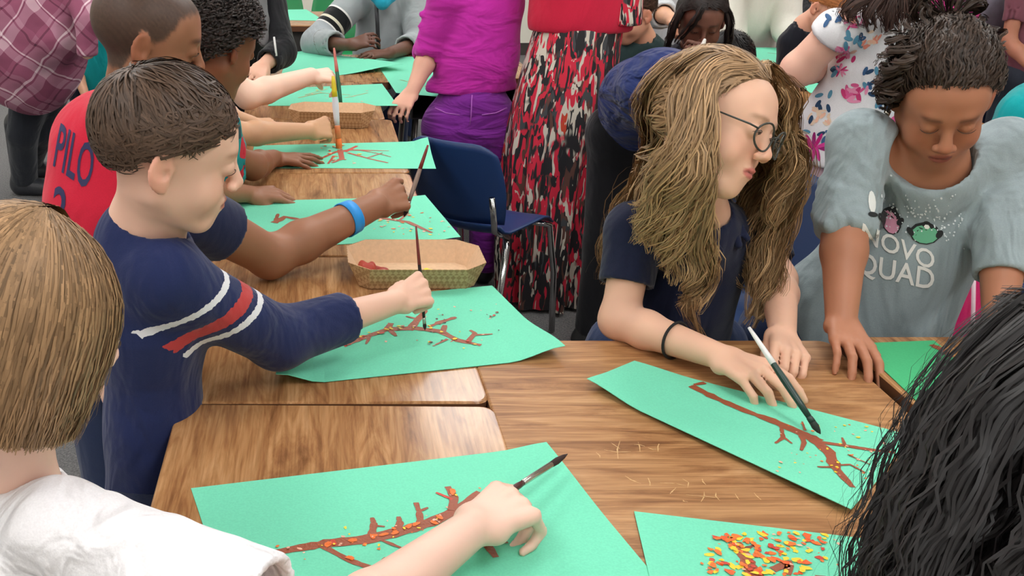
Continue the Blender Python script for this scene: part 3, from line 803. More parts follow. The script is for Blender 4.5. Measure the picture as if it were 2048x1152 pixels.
# ------------------------------------------------------------------ paint brushes
metal_m = plain('brush_ferrule', srgb(200, 198, 192), .25, metal=.9)
def brush(tail, tip, label, col=(20, 60, 45), r=.0036, bristle=(60, 40, 30), ferrule=.10, brl=.12, tailcol=None, ferr=None):
    tail, tip = np.asarray(tail, float), np.asarray(tip, float); L = tip - tail
    o = empty('paint_brush', tuple(tip), label, 'brush', 'paint brushes')
    f0 = 1 - brl - ferrule; f1 = 1 - brl
    m = MB(); pts = [tail + L * f0 * t for t in (0, .1, .3, .6, .85, 1)]
    m.tube(pts, [r*.45, r*.65, r*.85, r*1.15, r*1.05, r*.85], 10); m.build('handle', plain('brush_handle', srgb(*col), .35), o)
    if tailcol:
        m = MB(); m.tube([tail + L * f0 * t for t in (0, .1, .3, .42)], [r*.5, r*.70, r*.90, r*1.02], 10); m.build('painted_tail', plain('brush_tail', srgb(*tailcol), .4), o)
    m = MB(); m.tube([tail + L * f0, tail + L * (f0 + .01), tail + L * f1], [r*.9, r, r*1.02], 10); m.build('ferrule', ferr or metal_m, o)
    m = MB(); m.tube([tail + L * t for t in (f1, f1 + brl*.35, f1 + brl*.75, 1)], [r, r*1.15, r*.7, r*.12], 9); m.build('bristles', plain('brush_bristle', srgb(*bristle), .8), o)
    return o
# ------------------------------------------------------------------ hair locks along guide curves
def catmull(P, m):
    P = np.asarray(P, float); Q = np.vstack([2*P[0]-P[1], P, 2*P[-1]-P[-2]]); k = len(P) - 1
    t = np.linspace(0, k, m); i = np.minimum(t.astype(int), k - 1); f = (t - i)[:, None]
    a, b, c, d = Q[i], Q[i+1], Q[i+2], Q[i+3]
    return .5 * (2*b + (c-a)*f + (2*a-5*b+4*c-d)*f**2 + (3*b-a-3*c+d)*f**3)
def locks(guides, head, col, m=22, width=.0026, wave=.006, freq=4., colvar=.2, seed=5, tipcol=None, clump=7, frizz=.15):
    """guides: (points, radii, n). Strands bunch in small clumps that wave together"""
    g = np.random.default_rng(seed); PP = []; NN = []; CC = []
    for pts, rads, n in guides:
        c = catmull(pts, m); r = np.interp(np.linspace(0, 1, m), np.linspace(0, 1, len(rads)), rads)
        T = np.gradient(c, axis=0); T /= np.linalg.norm(T, axis=1, keepdims=True) + 1e-9
        o = c - head; o = o - (o * T).sum(1, keepdims=True) * T; o /= np.linalg.norm(o, axis=1, keepdims=True) + 1e-9
        b = np.cross(T, o); t = np.linspace(0, 1, m)
        nc = max(1, n // clump)
        for k in range(nc):
            a = g.uniform(0, 6.28); q = math.sqrt(g.uniform()); ph = g.uniform(0, 6.28); fr = freq * g.uniform(.75, 1.3); am = wave * g.uniform(.5, 1.4)
            len_ = g.uniform(.82, 1.0)
            for j in range(clump):
                a2 = a + g.normal() * .25; q2 = q + g.normal() * .10
                off = (math.cos(a2) * o + math.sin(a2) * b) * (r * q2)[:, None]
                ww = am * sstep(.05, .45, t) * (1 + frizz * g.normal())
                wv = b * (np.sin(6.28 * fr * t + ph) * ww)[:, None] + o * (np.cos(6.28 * fr * t + ph) * ww * .7)[:, None]
                p = c + off + wv + g.normal(size=3) * frizz * .004
                if len_ < 1: p = np.stack([np.interp(t * len_, t, p[:, i]) for i in range(3)], 1)
                PP.append(p); nn = o * .6 + off / (np.abs(r).max() * 1.0 + 1e-6) + g.normal(size=3) * .15; NN.append(nn)
                cc = np.asarray(col) * max(.5, 1 + colvar * g.normal())
                cc = np.tile(cc, (m, 1))
                if tipcol is not None: cc = cc + (np.asarray(tipcol) * (cc / np.asarray(col)) - cc) * (t * .8)[:, None]
                CC.append(cc)
    return ribbons(np.array(PP), np.array(NN), width, np.clip(np.array(CC), 0, 1), taper=.4)
def hang_hair(C, R, s, n, col, drop, rad, cen=(0, -.012, .030), face=55, part=(0, .0), inward=.02, m=16, width=.003, colvar=.2, seed=9, jit=.006, top=(.02, .02), flare=0.):
    """straight hair combed from a parting, hanging from the widest part of the head down to z = drop (head frame)"""
    g = np.random.default_rng(seed); rad = np.array(rad); cen = np.array(cen)
    az = g.uniform(math.radians(face), 2*math.pi - math.radians(face), n)
    P = np.zeros((n, m, 3)); N = np.zeros((n, m, 3)); lay = g.uniform(.90, 1.02, n); th0 = g.uniform(.05, 1.25, n) * g.uniform(.3, 1, n)
    dz = drop + g.uniform(0, .012, n) + .02 * (g.uniform(size=n) < .08)
    ja = g.normal(size=n) * .05
    for i in range(m):
        t = i / (m - 1); k = .5
        ta = np.minimum(t / k, 1); th = th0 + (1.62 - th0) * ta
        a2 = az + ja * t
        d = np.stack([np.sin(th) * np.sin(a2), np.sin(th) * np.cos(a2), np.cos(th)], 1)
        q = cen + d * rad * lay[:, None]
        tb = max(0, (t - k) / (1 - k)); hz = q[:, 2]
        q[:, 2] = hz + (dz - hz) * tb
        sh = 1 + flare * tb - inward / rad[0] * tb * tb
        q[:, :2] = cen[:2] + (q[:, :2] - cen[:2]) * sh
        P[:, i] = q + (g.normal(size=(n, 3)) * jit * t * .3); N[:, i] = np.stack([d[:, 0], d[:, 1], d[:, 2] * (1 - tb)], 1)
    W = lambda q: C + (q * s) @ R.T
    cc = np.asarray(col) * (1 + colvar * g.normal(size=(n, 1))).clip(.5, 1.9)
    return ribbons(W(P.reshape(-1, 3)).reshape(n, m, 3), (N.reshape(-1, 3) @ R.T).reshape(n, m, 3), width * s, cc)
def hair_shell(F_pts, h=.006):
    F = Field()
    for a in F_pts: F.rc(*a)
    return F.mesh(h, 2)

# ------------------------------------------------------------------ generic builder for a child or adult
def figure(label, loc, skin, nb, arms, torso, shirt_m, head=None, flat=((0, 1, 0), .75), hips=None, feet=None, toe=(1, 0), pants=None, hv=.0032, sv=.006,
           neck_r=.042, shirt_extra=None, body_extra=None, neckhole=True, lipcol=None, brow=None, pr=(.075, .045), shirt_attr=None, hole_r=.050, face=None, shirt_name='shirt', shoe=None, stub=True, shirt_col=None, knees=None):
    """arms: dicts S,E,W shoulder/elbow/wrist, r radii, sleeve (0-1 upper arm, 1-2 forearm), sr sleeve radii, hand dict or None
       torso: list of (point, radius) from neck side down"""
    root = person(label, loc); F = Field(); T = None
    if head:
        C, R, s = head[:3]; kw = head[3] if len(head) > 3 else {}
        T = add_head(F, C, R, s, **kw); neck(F, C, R, nb, s, neck_r)
    if stub:
        F.rc(nb, torso[0][0], .045, torso[0][1] * .6, .02)
        if len(torso) > 1: F.rc(torso[0][0], torso[1][0], torso[0][1] * .6, torso[1][1] * .6, .02)
    for a in arms:
        add_arm(F, a['S'], a['E'], a['W'], a.get('r', (.034, .030, .028, .030, .0205)))
        if stub: F.rc(a['S'], torso[0][0], a.get('r', (.03,))[0], torso[0][1] * .5, .02)
        if a.get('hand'):
            h = a['hand']; h.setdefault('fd', nrm(np.asarray(a['W']) - np.asarray(a['E'])))
            a['tips'] = add_hand(F, a['W'], h['fd'], h['back'], h['side'], h.get('s', .9), h.get('curl', RELAX), h.get('spread', 6), h.get('thumb', (35, 25, 20, 15)))
    if body_extra: body_extra(F)
    V, Q = F.mesh(hv, 2)
    if head: cols = skin_cols(V, skin, head[0], head[1], head[2], lip=lipcol, brow=brow, wx=(head[3] if len(head) > 3 else {}).get('wx', 1.))
    else: cols = skin_cols(V, skin)
    if face: cols = face(V, cols)
    mesh_obj('body', V, Q, skin_m, root, cols)
    G = Field()
    for (p0, r0), (p1, r1) in zip(torso[:-1], torso[1:]): G.rc(p0, p1, r0, r1, .04, flat)
    G.rc(np.asarray(nb) + (0, 0, -.02), torso[0][0], .052, torso[0][1] * .9, .045, flat)
    for a in arms:
        S_, E_, W_ = map(np.asarray, (a['S'], a['E'], a['W'])); sr = a.get('sr', (.046, .040, .036)); sl = a.get('sleeve', .6)
        G.rc(S_, np.asarray(nb) + (0, 0, -.03), sr[0], .05, .04)
        if sl <= 1:
            q = S_ + (E_ - S_) * sl; d = nrm(E_ - S_); G.rc(S_, q + d * .03, sr[0], sr[1], .02, None, ((q, d),)); ri = a.get('r', (.034, .03, .028, .03, .02))
            G.rc(q - d * .04, q + d * .05, sr[1] * .80, sr[1] * .82, .003, None, (), 's')
        else:
            d = nrm(W_ - E_); q = E_ + (W_ - E_) * (sl - 1); G.rc(S_, E_, sr[0], sr[1], .02); G.rc(E_, q + d * .03, sr[1], sr[2], .02, None, ((q, d),))
            G.rc(q - d * .03, q + d * .05, sr[2] * .78, sr[2] * .78, .003, None, (), 's')
    if shirt_extra: shirt_extra(G)
    if neckhole and head: G.rc(np.asarray(nb) + (0, 0, -.008), head[0], hole_r, hole_r * 1.04, .006, None, (), 's')
    V, Q = G.mesh(sv, 2)
    so = mesh_obj(shirt_name, V, Q, shirt_m, root, attrs=shirt_attr(V) if shirt_attr else None, col=shirt_col(V) if shirt_col else None)
    if hips is not None:
        trousers(root, hips[0], hips[1], feet[0], feet[1], pants, pr, kneeL=knees[0] if knees else None, kneeR=knees[1] if knees else None); shoes(root, feet[0], feet[1], toe, shoe)
    return root, T, so, V, Q
denim_m = cloth('blue_denim', srgb(44, 58, 92), fold=.3)
black_m = cloth('black_trousers', srgb(24, 24, 28), fold=.3)
from mathutils.bvhtree import BVHTree
def print_text(root, txt, V, Q, centre, right, up, height, m, depth_dir, name='lettering', shear=0., arc=0., squeeze=1., off=.0015):
    """flat print: the letters' outlines laid onto the cloth"""
    cu = bpy.data.curves.new('tmp_txt', 'FONT'); cu.body = txt; cu.size = 1.0; cu.align_x = 'CENTER'; cu.align_y = 'CENTER'; cu.resolution_u = 3; cu.offset = .012
    ob = bpy.data.objects.new('tmp_txt', cu); COL.objects.link(ob)
    dg = bpy.context.evaluated_depsgraph_get(); me = bpy.data.meshes.new_from_object(ob.evaluated_get(dg))
    bm = bmesh.new(); bm.from_mesh(me)
    bmesh.ops.triangulate(bm, faces=bm.faces[:])
    for _ in range(3):
        ed = [e for e in bm.edges if e.calc_length() > .12]
        if ed: bmesh.ops.subdivide_edges(bm, edges=ed, cuts=1); bmesh.ops.triangulate(bm, faces=bm.faces[:])
    P = np.array([v.co[:] for v in bm.verts]); Fc = [tuple(v.index for v in f.verts) for f in bm.faces]; bm.free()
    bpy.data.objects.remove(ob); bpy.data.curves.remove(cu); bpy.data.meshes.remove(me)
    right, up, dd = nrm(right), nrm(up), nrm(depth_dir)
    h = height / .72; bv = BVHTree.FromPolygons([tuple(map(float, v)) for v in V], [tuple(map(int, q)) for q in Q])
    out = []
    for x, y, _ in P:
        w = np.asarray(centre) + right * (x * squeeze + shear * y) * h + up * (y + arc * x * x) * h
        hit = bv.ray_cast(Vector(w - dd * .25), Vector(dd), .6)
        out.append(np.array(hit[0]) + np.array(hit[1]) * off * (1 if np.dot(hit[1], dd) < 0 else -1) if hit[0] is not None else w)
    mesh_obj(name, out, Fc, m, root, smooth=False)
def print_blob(root, name, V, Q, shapes, right, up, dd, m, off=.0012):
    """flat printed shapes: list of (centre, rx, ry, angle, colour) discs laid onto the cloth"""
    bv = BVHTree.FromPolygons([tuple(map(float, v)) for v in V], [tuple(map(int, q)) for q in Q]); right, up, dd = nrm(right), nrm(up), nrm(dd)
    VV = []; FF = []; CC = []
    for li, (c, rx, ry, an, col) in enumerate(shapes):
        n = 12 if max(rx, ry) > .006 else 6; o = len(VV); ca, sa = math.cos(an), math.sin(an); ok = True; P = []
        for f in (0, .5, 1):
            for k in range(n if f else 1):
                a = 2*math.pi*k/n; x, y = rx*f*math.cos(a), ry*f*math.sin(a); x, y = x*ca - y*sa, x*sa + y*ca
                w = np.asarray(c) + right*x + up*y; h = bv.ray_cast(Vector(w - dd*.25), Vector(dd), .6)
                if h[0] is None: ok = False; break
                P.append(np.array(h[0]) + np.array(h[1]) * (off + li % 12 * .00006) * (1 if np.dot(h[1], dd) < 0 else -1))
            if not ok: break
        if not ok: continue
        VV += P; CC += [tuple(col)] * len(P)
        for k in range(n):
            k2 = (k+1) % n; FF += [(o, o+1+k, o+1+k2), (o+1+k, o+1+n+k, o+1+n+k2), (o+1+k, o+1+n+k2, o+1+k2)]
    if VV: tag(mesh_obj(name, VV, FF, m, root, np.array(CC), smooth=False), kind='stuff')
print_m = vcol('screen_print', .7, .3)
# ------------------------------------------------------------------ hair cap for short hair
def cap_thr(tab):
    a = np.radians([t[0] for t in tab]); z = np.array([t[1] for t in tab]); return lambda az: np.interp(np.abs(az), a, z)
def hair_cap(C, R, s, tab, col, n=2600, length=.05, whorl=(0, -.55, .83), rad=(.080, .098, .083), cen=(0, -.012, .030), width=.0032, over=.012, jit=.25, lift=.004, m=9, wx=1., shell=True, swirl=.25, colvar=.22, seed=1, curl=0., comb=None):
    g = np.random.default_rng(seed); thr = cap_thr(tab); rad = np.array(rad) * np.array([wx, 1, 1]); cen = np.array(cen)
    v = g.normal(size=(n * 5, 3)); v /= np.linalg.norm(v, axis=1, keepdims=True)
    az = np.arctan2(v[:, 0], v[:, 1]); v = v[v[:, 2] > thr(az) + .02][:n]; n = len(v)
    wv = nrm(whorl); steps = m; P = np.zeros((n, m, 3)); N = np.zeros((n, m, 3))
    cur = v.copy(); L = length * g.uniform(.6, 1.15, n); st = (L / (m - 1) / rad.mean())[:, None]
    jt = g.normal(size=(n, 3)) * jit; lf = g.uniform(.2, 1., n)[:, None] * lift
    al = g.uniform(0, 6.28, n)[:, None]; alive = np.ones(n, bool); WD = np.full((n, m), width * s); ovr = over / .08 * g.uniform(.0, 1., n)
    for i in range(m):
        t = i / (m - 1)
        out = cur / rad; out /= np.linalg.norm(out, axis=1, keepdims=True)
        pos = cen + cur * rad * (1 + 0) + out * (lf * (.4 + .8 * math.sin(math.pi * min(t * .9, 1))))
        d = cur - wv * (cur @ wv)[:, None]; d = d / (np.linalg.norm(d, axis=1, keepdims=True) + 1e-6) + swirl * np.cross(wv, cur) + jt
        if comb is not None: d = d * .35 + np.asarray(comb(cur))
        if curl: 
            pos = pos + out * (np.sin(t * 14 + al) * curl) + np.cross(out, wv) * (np.cos(t * 14 + al) * curl)
        d -= cur * (cur * d).sum(1, keepdims=True); d /= np.linalg.norm(d, axis=1, keepdims=True) + 1e-6
        P[:, i] = pos; N[:, i] = out
        nx = cur + d * st; nx /= np.linalg.norm(nx, axis=1, keepdims=True)
        azn = np.arctan2(nx[:, 0], nx[:, 1]); alive &= nx[:, 2] > thr(azn) - ovr
        if i < m - 1: WD[~alive, i + 1:] = 0; WD[~alive, i] *= .25
        cur = np.where(alive[:, None], nx, cur + d * st * .02)
    W = lambda q: C + (q * s) @ R.T
    cc = np.asarray(col) * (1 + colvar * g.normal(size=(n, 1))).clip(.45, 1.9)
    V, F, c = ribbons(W(P.reshape(-1, 3)).reshape(n, m, 3), (N.reshape(-1, 3) @ R.T).reshape(n, m, 3), WD, cc)
    parts = [(V, F, c)]
    if shell:
        nu, nv = 72, 40; U, Vv = np.meshgrid(np.linspace(-math.pi, math.pi, nu), np.linspace(0, 1, nv), indexing='ij')
        zt = thr(U); th = np.arccos(np.clip(zt, -1, 1)) * Vv * .985
        q = np.stack([np.sin(th) * np.sin(U), np.sin(th) * np.cos(U), np.cos(th)], -1)
        pos = cen + q * rad * (.985 - .03 * sstep(.9, 1, Vv))[..., None]
        f = np.array([(i*nv+j, i*nv+j+1, (i+1)*nv+j+1, (i+1)*nv+j) for i in range(nu-1) for j in range(nv-1)])
        parts.append((W(pos.reshape(-1, 3)).astype(np.float32), f, np.asarray(col) * .75))
    return join_geo(parts)

# ------------------------------------------------------------------ the boy in the navy shirt with striped sleeve
def boy():
    C = Cz(336, 299, 1.42); R = frame((.961, .135, -.243), (.254, -.075, .964)); s = .985
    hipL, hipR = A(290, 1035, 1.50), A(288, 1035, 1.38)
    root = person('boy with short brown hair in navy long sleeve shirt with striped sleeve', (hipL[0], hipL[1], 0))
    nb = A(293, 452, 1.43)
    S1, E1, W1 = A(328, 560, 1.37), A(556, 676, 1.51), A(792, 603, 1.665)
    S2 = A(300, 520, 1.58); E2 = np.array([-.27, 1.62, .70]); W2 = np.array([-.24, 1.60, .52])
    F = Field(); T = add_head(F, C, R, s); neck(F, C, R, nb, s, .042)
    add_arm(F, S1, E1, W1, (.034, .030, .030, .031, .0205)); add_arm(F, S2, E2, W2, (.034, .03, .03, .03, .02))
    F.rc(nb, (nb + hipL) / 2, .05, .07, .03); F.rc(S1, S2, .03, .03, .03)
    hd = nrm(A(868, 566, 1.70) - W1)
    tip = Tz(850, 660, DESKZ + .003); tail = A(832, 452, 1.75)
    add_hand(F, W1, hd, (-.10, -.80, .55), -1, .90, ((62, 62, 30), (66, 70, 30), (70, 75, 35), (72, 78, 35)), 3, (30, 42, 10, 10))
    add_hand(F, W2, (.1, 0, -1), (0, 1, 0), 1, .85, RELAX)
    V, Q = F.mesh(.0033, 2)
    mesh_obj('body', V, Q, skin_m, root, skin_cols(V, srgb(228, 184, 162), C, R, s, lip=srgb(205, 128, 116), brow=srgb(150, 112, 88)))
    add_eyes(root, T, R, s, (0, .8, -.5), lid=.62, iris=(70, 55, 40))
    tab = [(0, .24), (25, .25), (42, .25), (52, .10), (62, .02), (72, -.02), (84, .03), (98, -.10), (112, -.45), (150, -.66), (180, -.68)]
    V, Q, c = hair_cap(C, R, s, tab, srgb(80, 62, 50), n=5200, length=.075, lift=.007, rad=(.080, .094, .083), width=.0027, over=.016, jit=.16, seed=3, swirl=.05)
    mesh_obj('hair', V, Q, hair_m, root, c)
    # shirt
    G = Field(); ch = A(305, 600, 1.455); be = A(308, 850, 1.45)
    hp = (hipL + hipR) / 2
    ax = (1, 0, 0)
    G.rc(ch, be, .098, .084, .04, (ax, .80)); G.rc(be, hp + (0, 0, -.03), .084, .084, .04, (ax, .80))
    G.rc(nb + (-.01, 0, -.02), ch, .058, .095, .05, (ax, .85))
    G.rc(S1 + (.0, .02, .005), nb + (-.01, .0, -.03), .048, .05, .04); G.rc(S2, nb + (-.01, .0, -.03), .046, .05, .04)
    G.rc(S1, E1, .052, .047, .025)
    cf = E1 + (W1 - E1) * .56; d = nrm(W1 - E1)
    G.rc(E1, cf + d * .02, .047, .041, .02, None, ((cf, d),))
    G.rc(E1 + (W1 - E1) * .25, cf + d * .06, .029, .030, .004, None, (), 's') if False else None
    G.rc(S2, E2, .046, .042, .02); G.rc(E2, W2, .042, .036, .02, None, ((W2 - (0, 0, .0), (0, 0, -1)),))
    # elbow folds
    for t_, a_ in ((.80, .016), (.92, .013), (1.04, .016), (1.18, .012)):
        q = S1 + (E1 - S1) * t_ if t_ <= 1 else E1 + (cf - E1) * (t_ - 1) * 2
        u = nrm(np.cross(E1 - S1, (0, 0, 1))); G.rc(q - u * .045 + (0, 0, .0), q + u * .02 + (0, 0, .025), a_, a_ * .7, .018)
    # neck opening
    G.rc(nb + (.008, 0, -.012), C + R @ np.array([0, -.01, -.03]), .050, .052, .008, None, (), 's')
    G.rc(cf - d * .03, cf + d * .05, .031, .031, .004, None, (), 's')
    V, Q = G.mesh(.006, 2)
    a = S1; L = np.linalg.norm(E1 - S1); u = nrm(E1 - S1)
    along = (V - a) @ u; rad_ = np.linalg.norm((V - a) - along[:, None] * u, axis=1)
    sl = (rad_ < .085) & (V[:, 1] < S1[1] + .16)
    upv = nrm(np.array([0, 0, 1.]) - u * u[2]); val = along / L - 2.2 * ((V - a) @ upv); st = val; arm = (sl & (along > -.02)).astype(float)
    m = cloth('navy_jersey_striped_sleeve', srgb(32, 42, 84), fold=.4, fscale=11)
    nt = m.node_tree; b = nt.nodes['Principled BSDF']
    at = nt.nodes.new('ShaderNodeAttribute'); at.attribute_name = 'sleeve'
    r = ramp(nt, [(0, (0, 0, 0)), (.185, (1, 1, 1)), (.235, (0, 0, 0)), (.34, (.5, .5, .5)), (.445, (0, 0, 0)), (.49, (1, 1, 1)), (.54, (0, 0, 0))], 'CONSTANT')
    ad = nt.nodes.new('ShaderNodeMath'); ad.operation = 'ADD'
    tc = nt.nodes.new('ShaderNodeTexCoord'); nz = nt.nodes.new('ShaderNodeTexNoise'); nz.inputs['Scale'].default_value = 160; nt.links.new(tc.outputs['Object'], nz.inputs['Vector'])
    mu = nt.nodes.new('ShaderNodeMath'); mu.operation = 'MULTIPLY_ADD'; mu.inputs[1].default_value = .03; mu.inputs[2].default_value = -.015
    nt.links.new(nz.outputs['Fac'], mu.inputs[0]); nt.links.new(at.outputs['Fac'], ad.inputs[0]); nt.links.new(mu.outputs[0], ad.inputs[1]); nt.links.new(ad.outputs[0], r.inputs['Fac'])
    old = b.inputs['Base Color'].links[0].from_socket
    w1 = nt.nodes.new('ShaderNodeMath'); w1.operation = 'GREATER_THAN'; w1.inputs[1].default_value = .8
    w2 = nt.nodes.new('ShaderNodeMath'); w2.operation = 'COMPARE'; w2.inputs[1].default_value = .5; w2.inputs[2].default_value = .2
    am = nt.nodes.new('ShaderNodeAttribute'); am.attribute_name = 'arm'; g5 = nt.nodes.new('ShaderNodeMath'); g5.operation = 'GREATER_THAN'; g5.inputs[1].default_value = .5; nt.links.new(am.outputs['Fac'], g5.inputs[0]); mm = nt.nodes.new('ShaderNodeMath'); mm.operation = 'MULTIPLY'; nt.links.new(g5.outputs[0], mm.inputs[0]); nt.links.new(r.outputs['Color'], mm.inputs[1])
    nt.links.new(mm.outputs[0], w1.inputs[0]); nt.links.new(mm.outputs[0], w2.inputs[0])
    m1 = nt.nodes.new('ShaderNodeMix'); m1.data_type = 'RGBA'; m1.inputs[7].default_value = (*srgb(222, 222, 228), 1); nt.links.new(w1.outputs[0], m1.inputs[0]); nt.links.new(old, m1.inputs[6])
    m2 = nt.nodes.new('ShaderNodeMix'); m2.data_type = 'RGBA'; m2.inputs[7].default_value = (*srgb(182, 62, 62), 1); nt.links.new(w2.outputs[0], m2.inputs[0]); nt.links.new(m1.outputs[2], m2.inputs[6])
    nt.links.new(m2.outputs[2], b.inputs['Base Color'])
    mesh_obj('shirt', V, Q, m, root, attrs={'sleeve': st, 'arm': arm})
    jm = cloth('dark_denim', srgb(30, 36, 58), fold=.3)
    fL, fR = np.array([hipL[0] - .02, hipL[1] + .02, 0]), np.array([hipR[0] - .02, hipR[1] - .04, 0])
    trousers(root, hipL + (0, 0, -.03), hipR + (0, 0, -.03), fL, fR, jm); shoes(root, fL, fR, (1, .1))
    brush(tail, tip, 'thin paint brush with dark red tip held upright by the striped sleeve boy', (30, 28, 30), .0030, (30, 22, 22), .06, .06, tailcol=(110, 40, 36))
boy()
# ------------------------------------------------------------------ child with the light brown bob, white top
def bob():
    C = Cz(58, 650, 1.12); R = frame((.80, .50, -.30), (.05, -.05, 1)); s = 1.0
    nb = A(36, 990, 1.045); S, E, W = A(120, 1062, .97), A(640, 1285, .825), A(948, 1054, 1.035)
    S2 = A(-120, 1030, 1.16); E2 = S2 + (.06, .06, -.20); W2 = E2 + (.16, .02, -.04)
    wm = cloth('white_ribbed_cotton', srgb(236, 234, 238), fold=.6, fscale=14, stretch=(1, 1, 1))
    hp = np.array([-.33, .99, .52]); hips = (hp + (0, .07, 0), hp + (0, -.07, 0)); feet = (np.array([-.33, 1.07, 0]), np.array([-.33, .92, 0]))
    root, T, so, V, Q = figure('child with chin length light brown bob in white top, nearest on the left', (-.33, .99, 0), srgb(232, 192, 174), nb,
        [dict(S=S, E=E, W=W, r=(.036, .033, .031, .032, .022), sleeve=.80, sr=(.054, .066, .06), hand=dict(fd=nrm((.76, .66, .10)), back=(-.28, -.30, .92), side=-1, s=1.12, curl=((34, 62, 25), (48, 72, 30), (58, 78, 35), (62, 80, 35)), spread=2, thumb=(18, 50, 20, 25))),
         dict(S=S2, E=E2, W=W2, sleeve=.8, hand=dict(back=(0, 0, 1), side=1))],
        [(A(30, 1100, 1.06), .085), (np.array([-.33, 1.0, .70]), .085), (np.array([-.33, .99, .54]), .09)], wm, head=(C, R, s), flat=((1, 0, 0), .85), hips=hips, feet=feet, toe=(1, .2), pants=denim_m, hv=.004, sv=.0052, hole_r=.047,
        shirt_extra=lambda G: [G.rc(S + (E - S) * .28 + (-.02, .03, .045), S + (E - S) * .34 + (0, -.05, .02), .010, .012, .02), G.rc(S + (E - S) * .50 + (-.01, .03, .040), S + (E - S) * .55 + (0, -.05, .01), .010, .012, .02), G.rc(S + (E - S) * .68 + (0, .03, .036), S + (E - S) * .70 + (0, -.05, .0), .010, .010, .016)])
    col = srgb(150, 118, 86)
    sh = hair_cap(C, R, s, [(0, .75), (45, .6), (58, -.2), (75, -.55), (180, -.6)], col * .8, n=10, rad=(.094, .108, .090), cen=(0, -.014, .03))
    h1 = hang_hair(C, R, s, 5600, col, -.100, (.101, .116, .098), cen=(0, -.014, .030), face=48, inward=.012, m=12, width=.0032, seed=4, colvar=.24)
    # inner curtain so the fall of hair is not see-through
    nu, nv = 60, 12; az = np.linspace(math.radians(52), 2*math.pi - math.radians(52), nu); ii, jj = np.meshgrid(np.arange(nu), np.arange(nv), indexing='ij')
    zz = np.linspace(.03, -.095, nv); q = np.stack([.090 * np.sin(az)[:, None] * np.ones(nv), -.014 + .104 * np.cos(az)[:, None] * np.ones(nv), np.tile(zz, (nu, 1))], -1)
    f = np.array([(i*nv+j, i*nv+j+1, (i+1)*nv+j+1, (i+1)*nv+j) for i in range(nu-1) for j in range(nv-1)])
    V, Q, c = join_geo([sh, h1, (C + (q.reshape(-1, 3) * s) @ R.T, f, col * .62)])
    mesh_obj('hair', V, Q, hair_m, root, c)
    add_eyes(root, T, R, s)
    brush(A(985, 1005, 1.09), A(1135, 908, 1.235), 'paint brush held low over the front paper by the child in white', (70, 24, 24), .0040, (44, 24, 20), .38, .24)
bob()

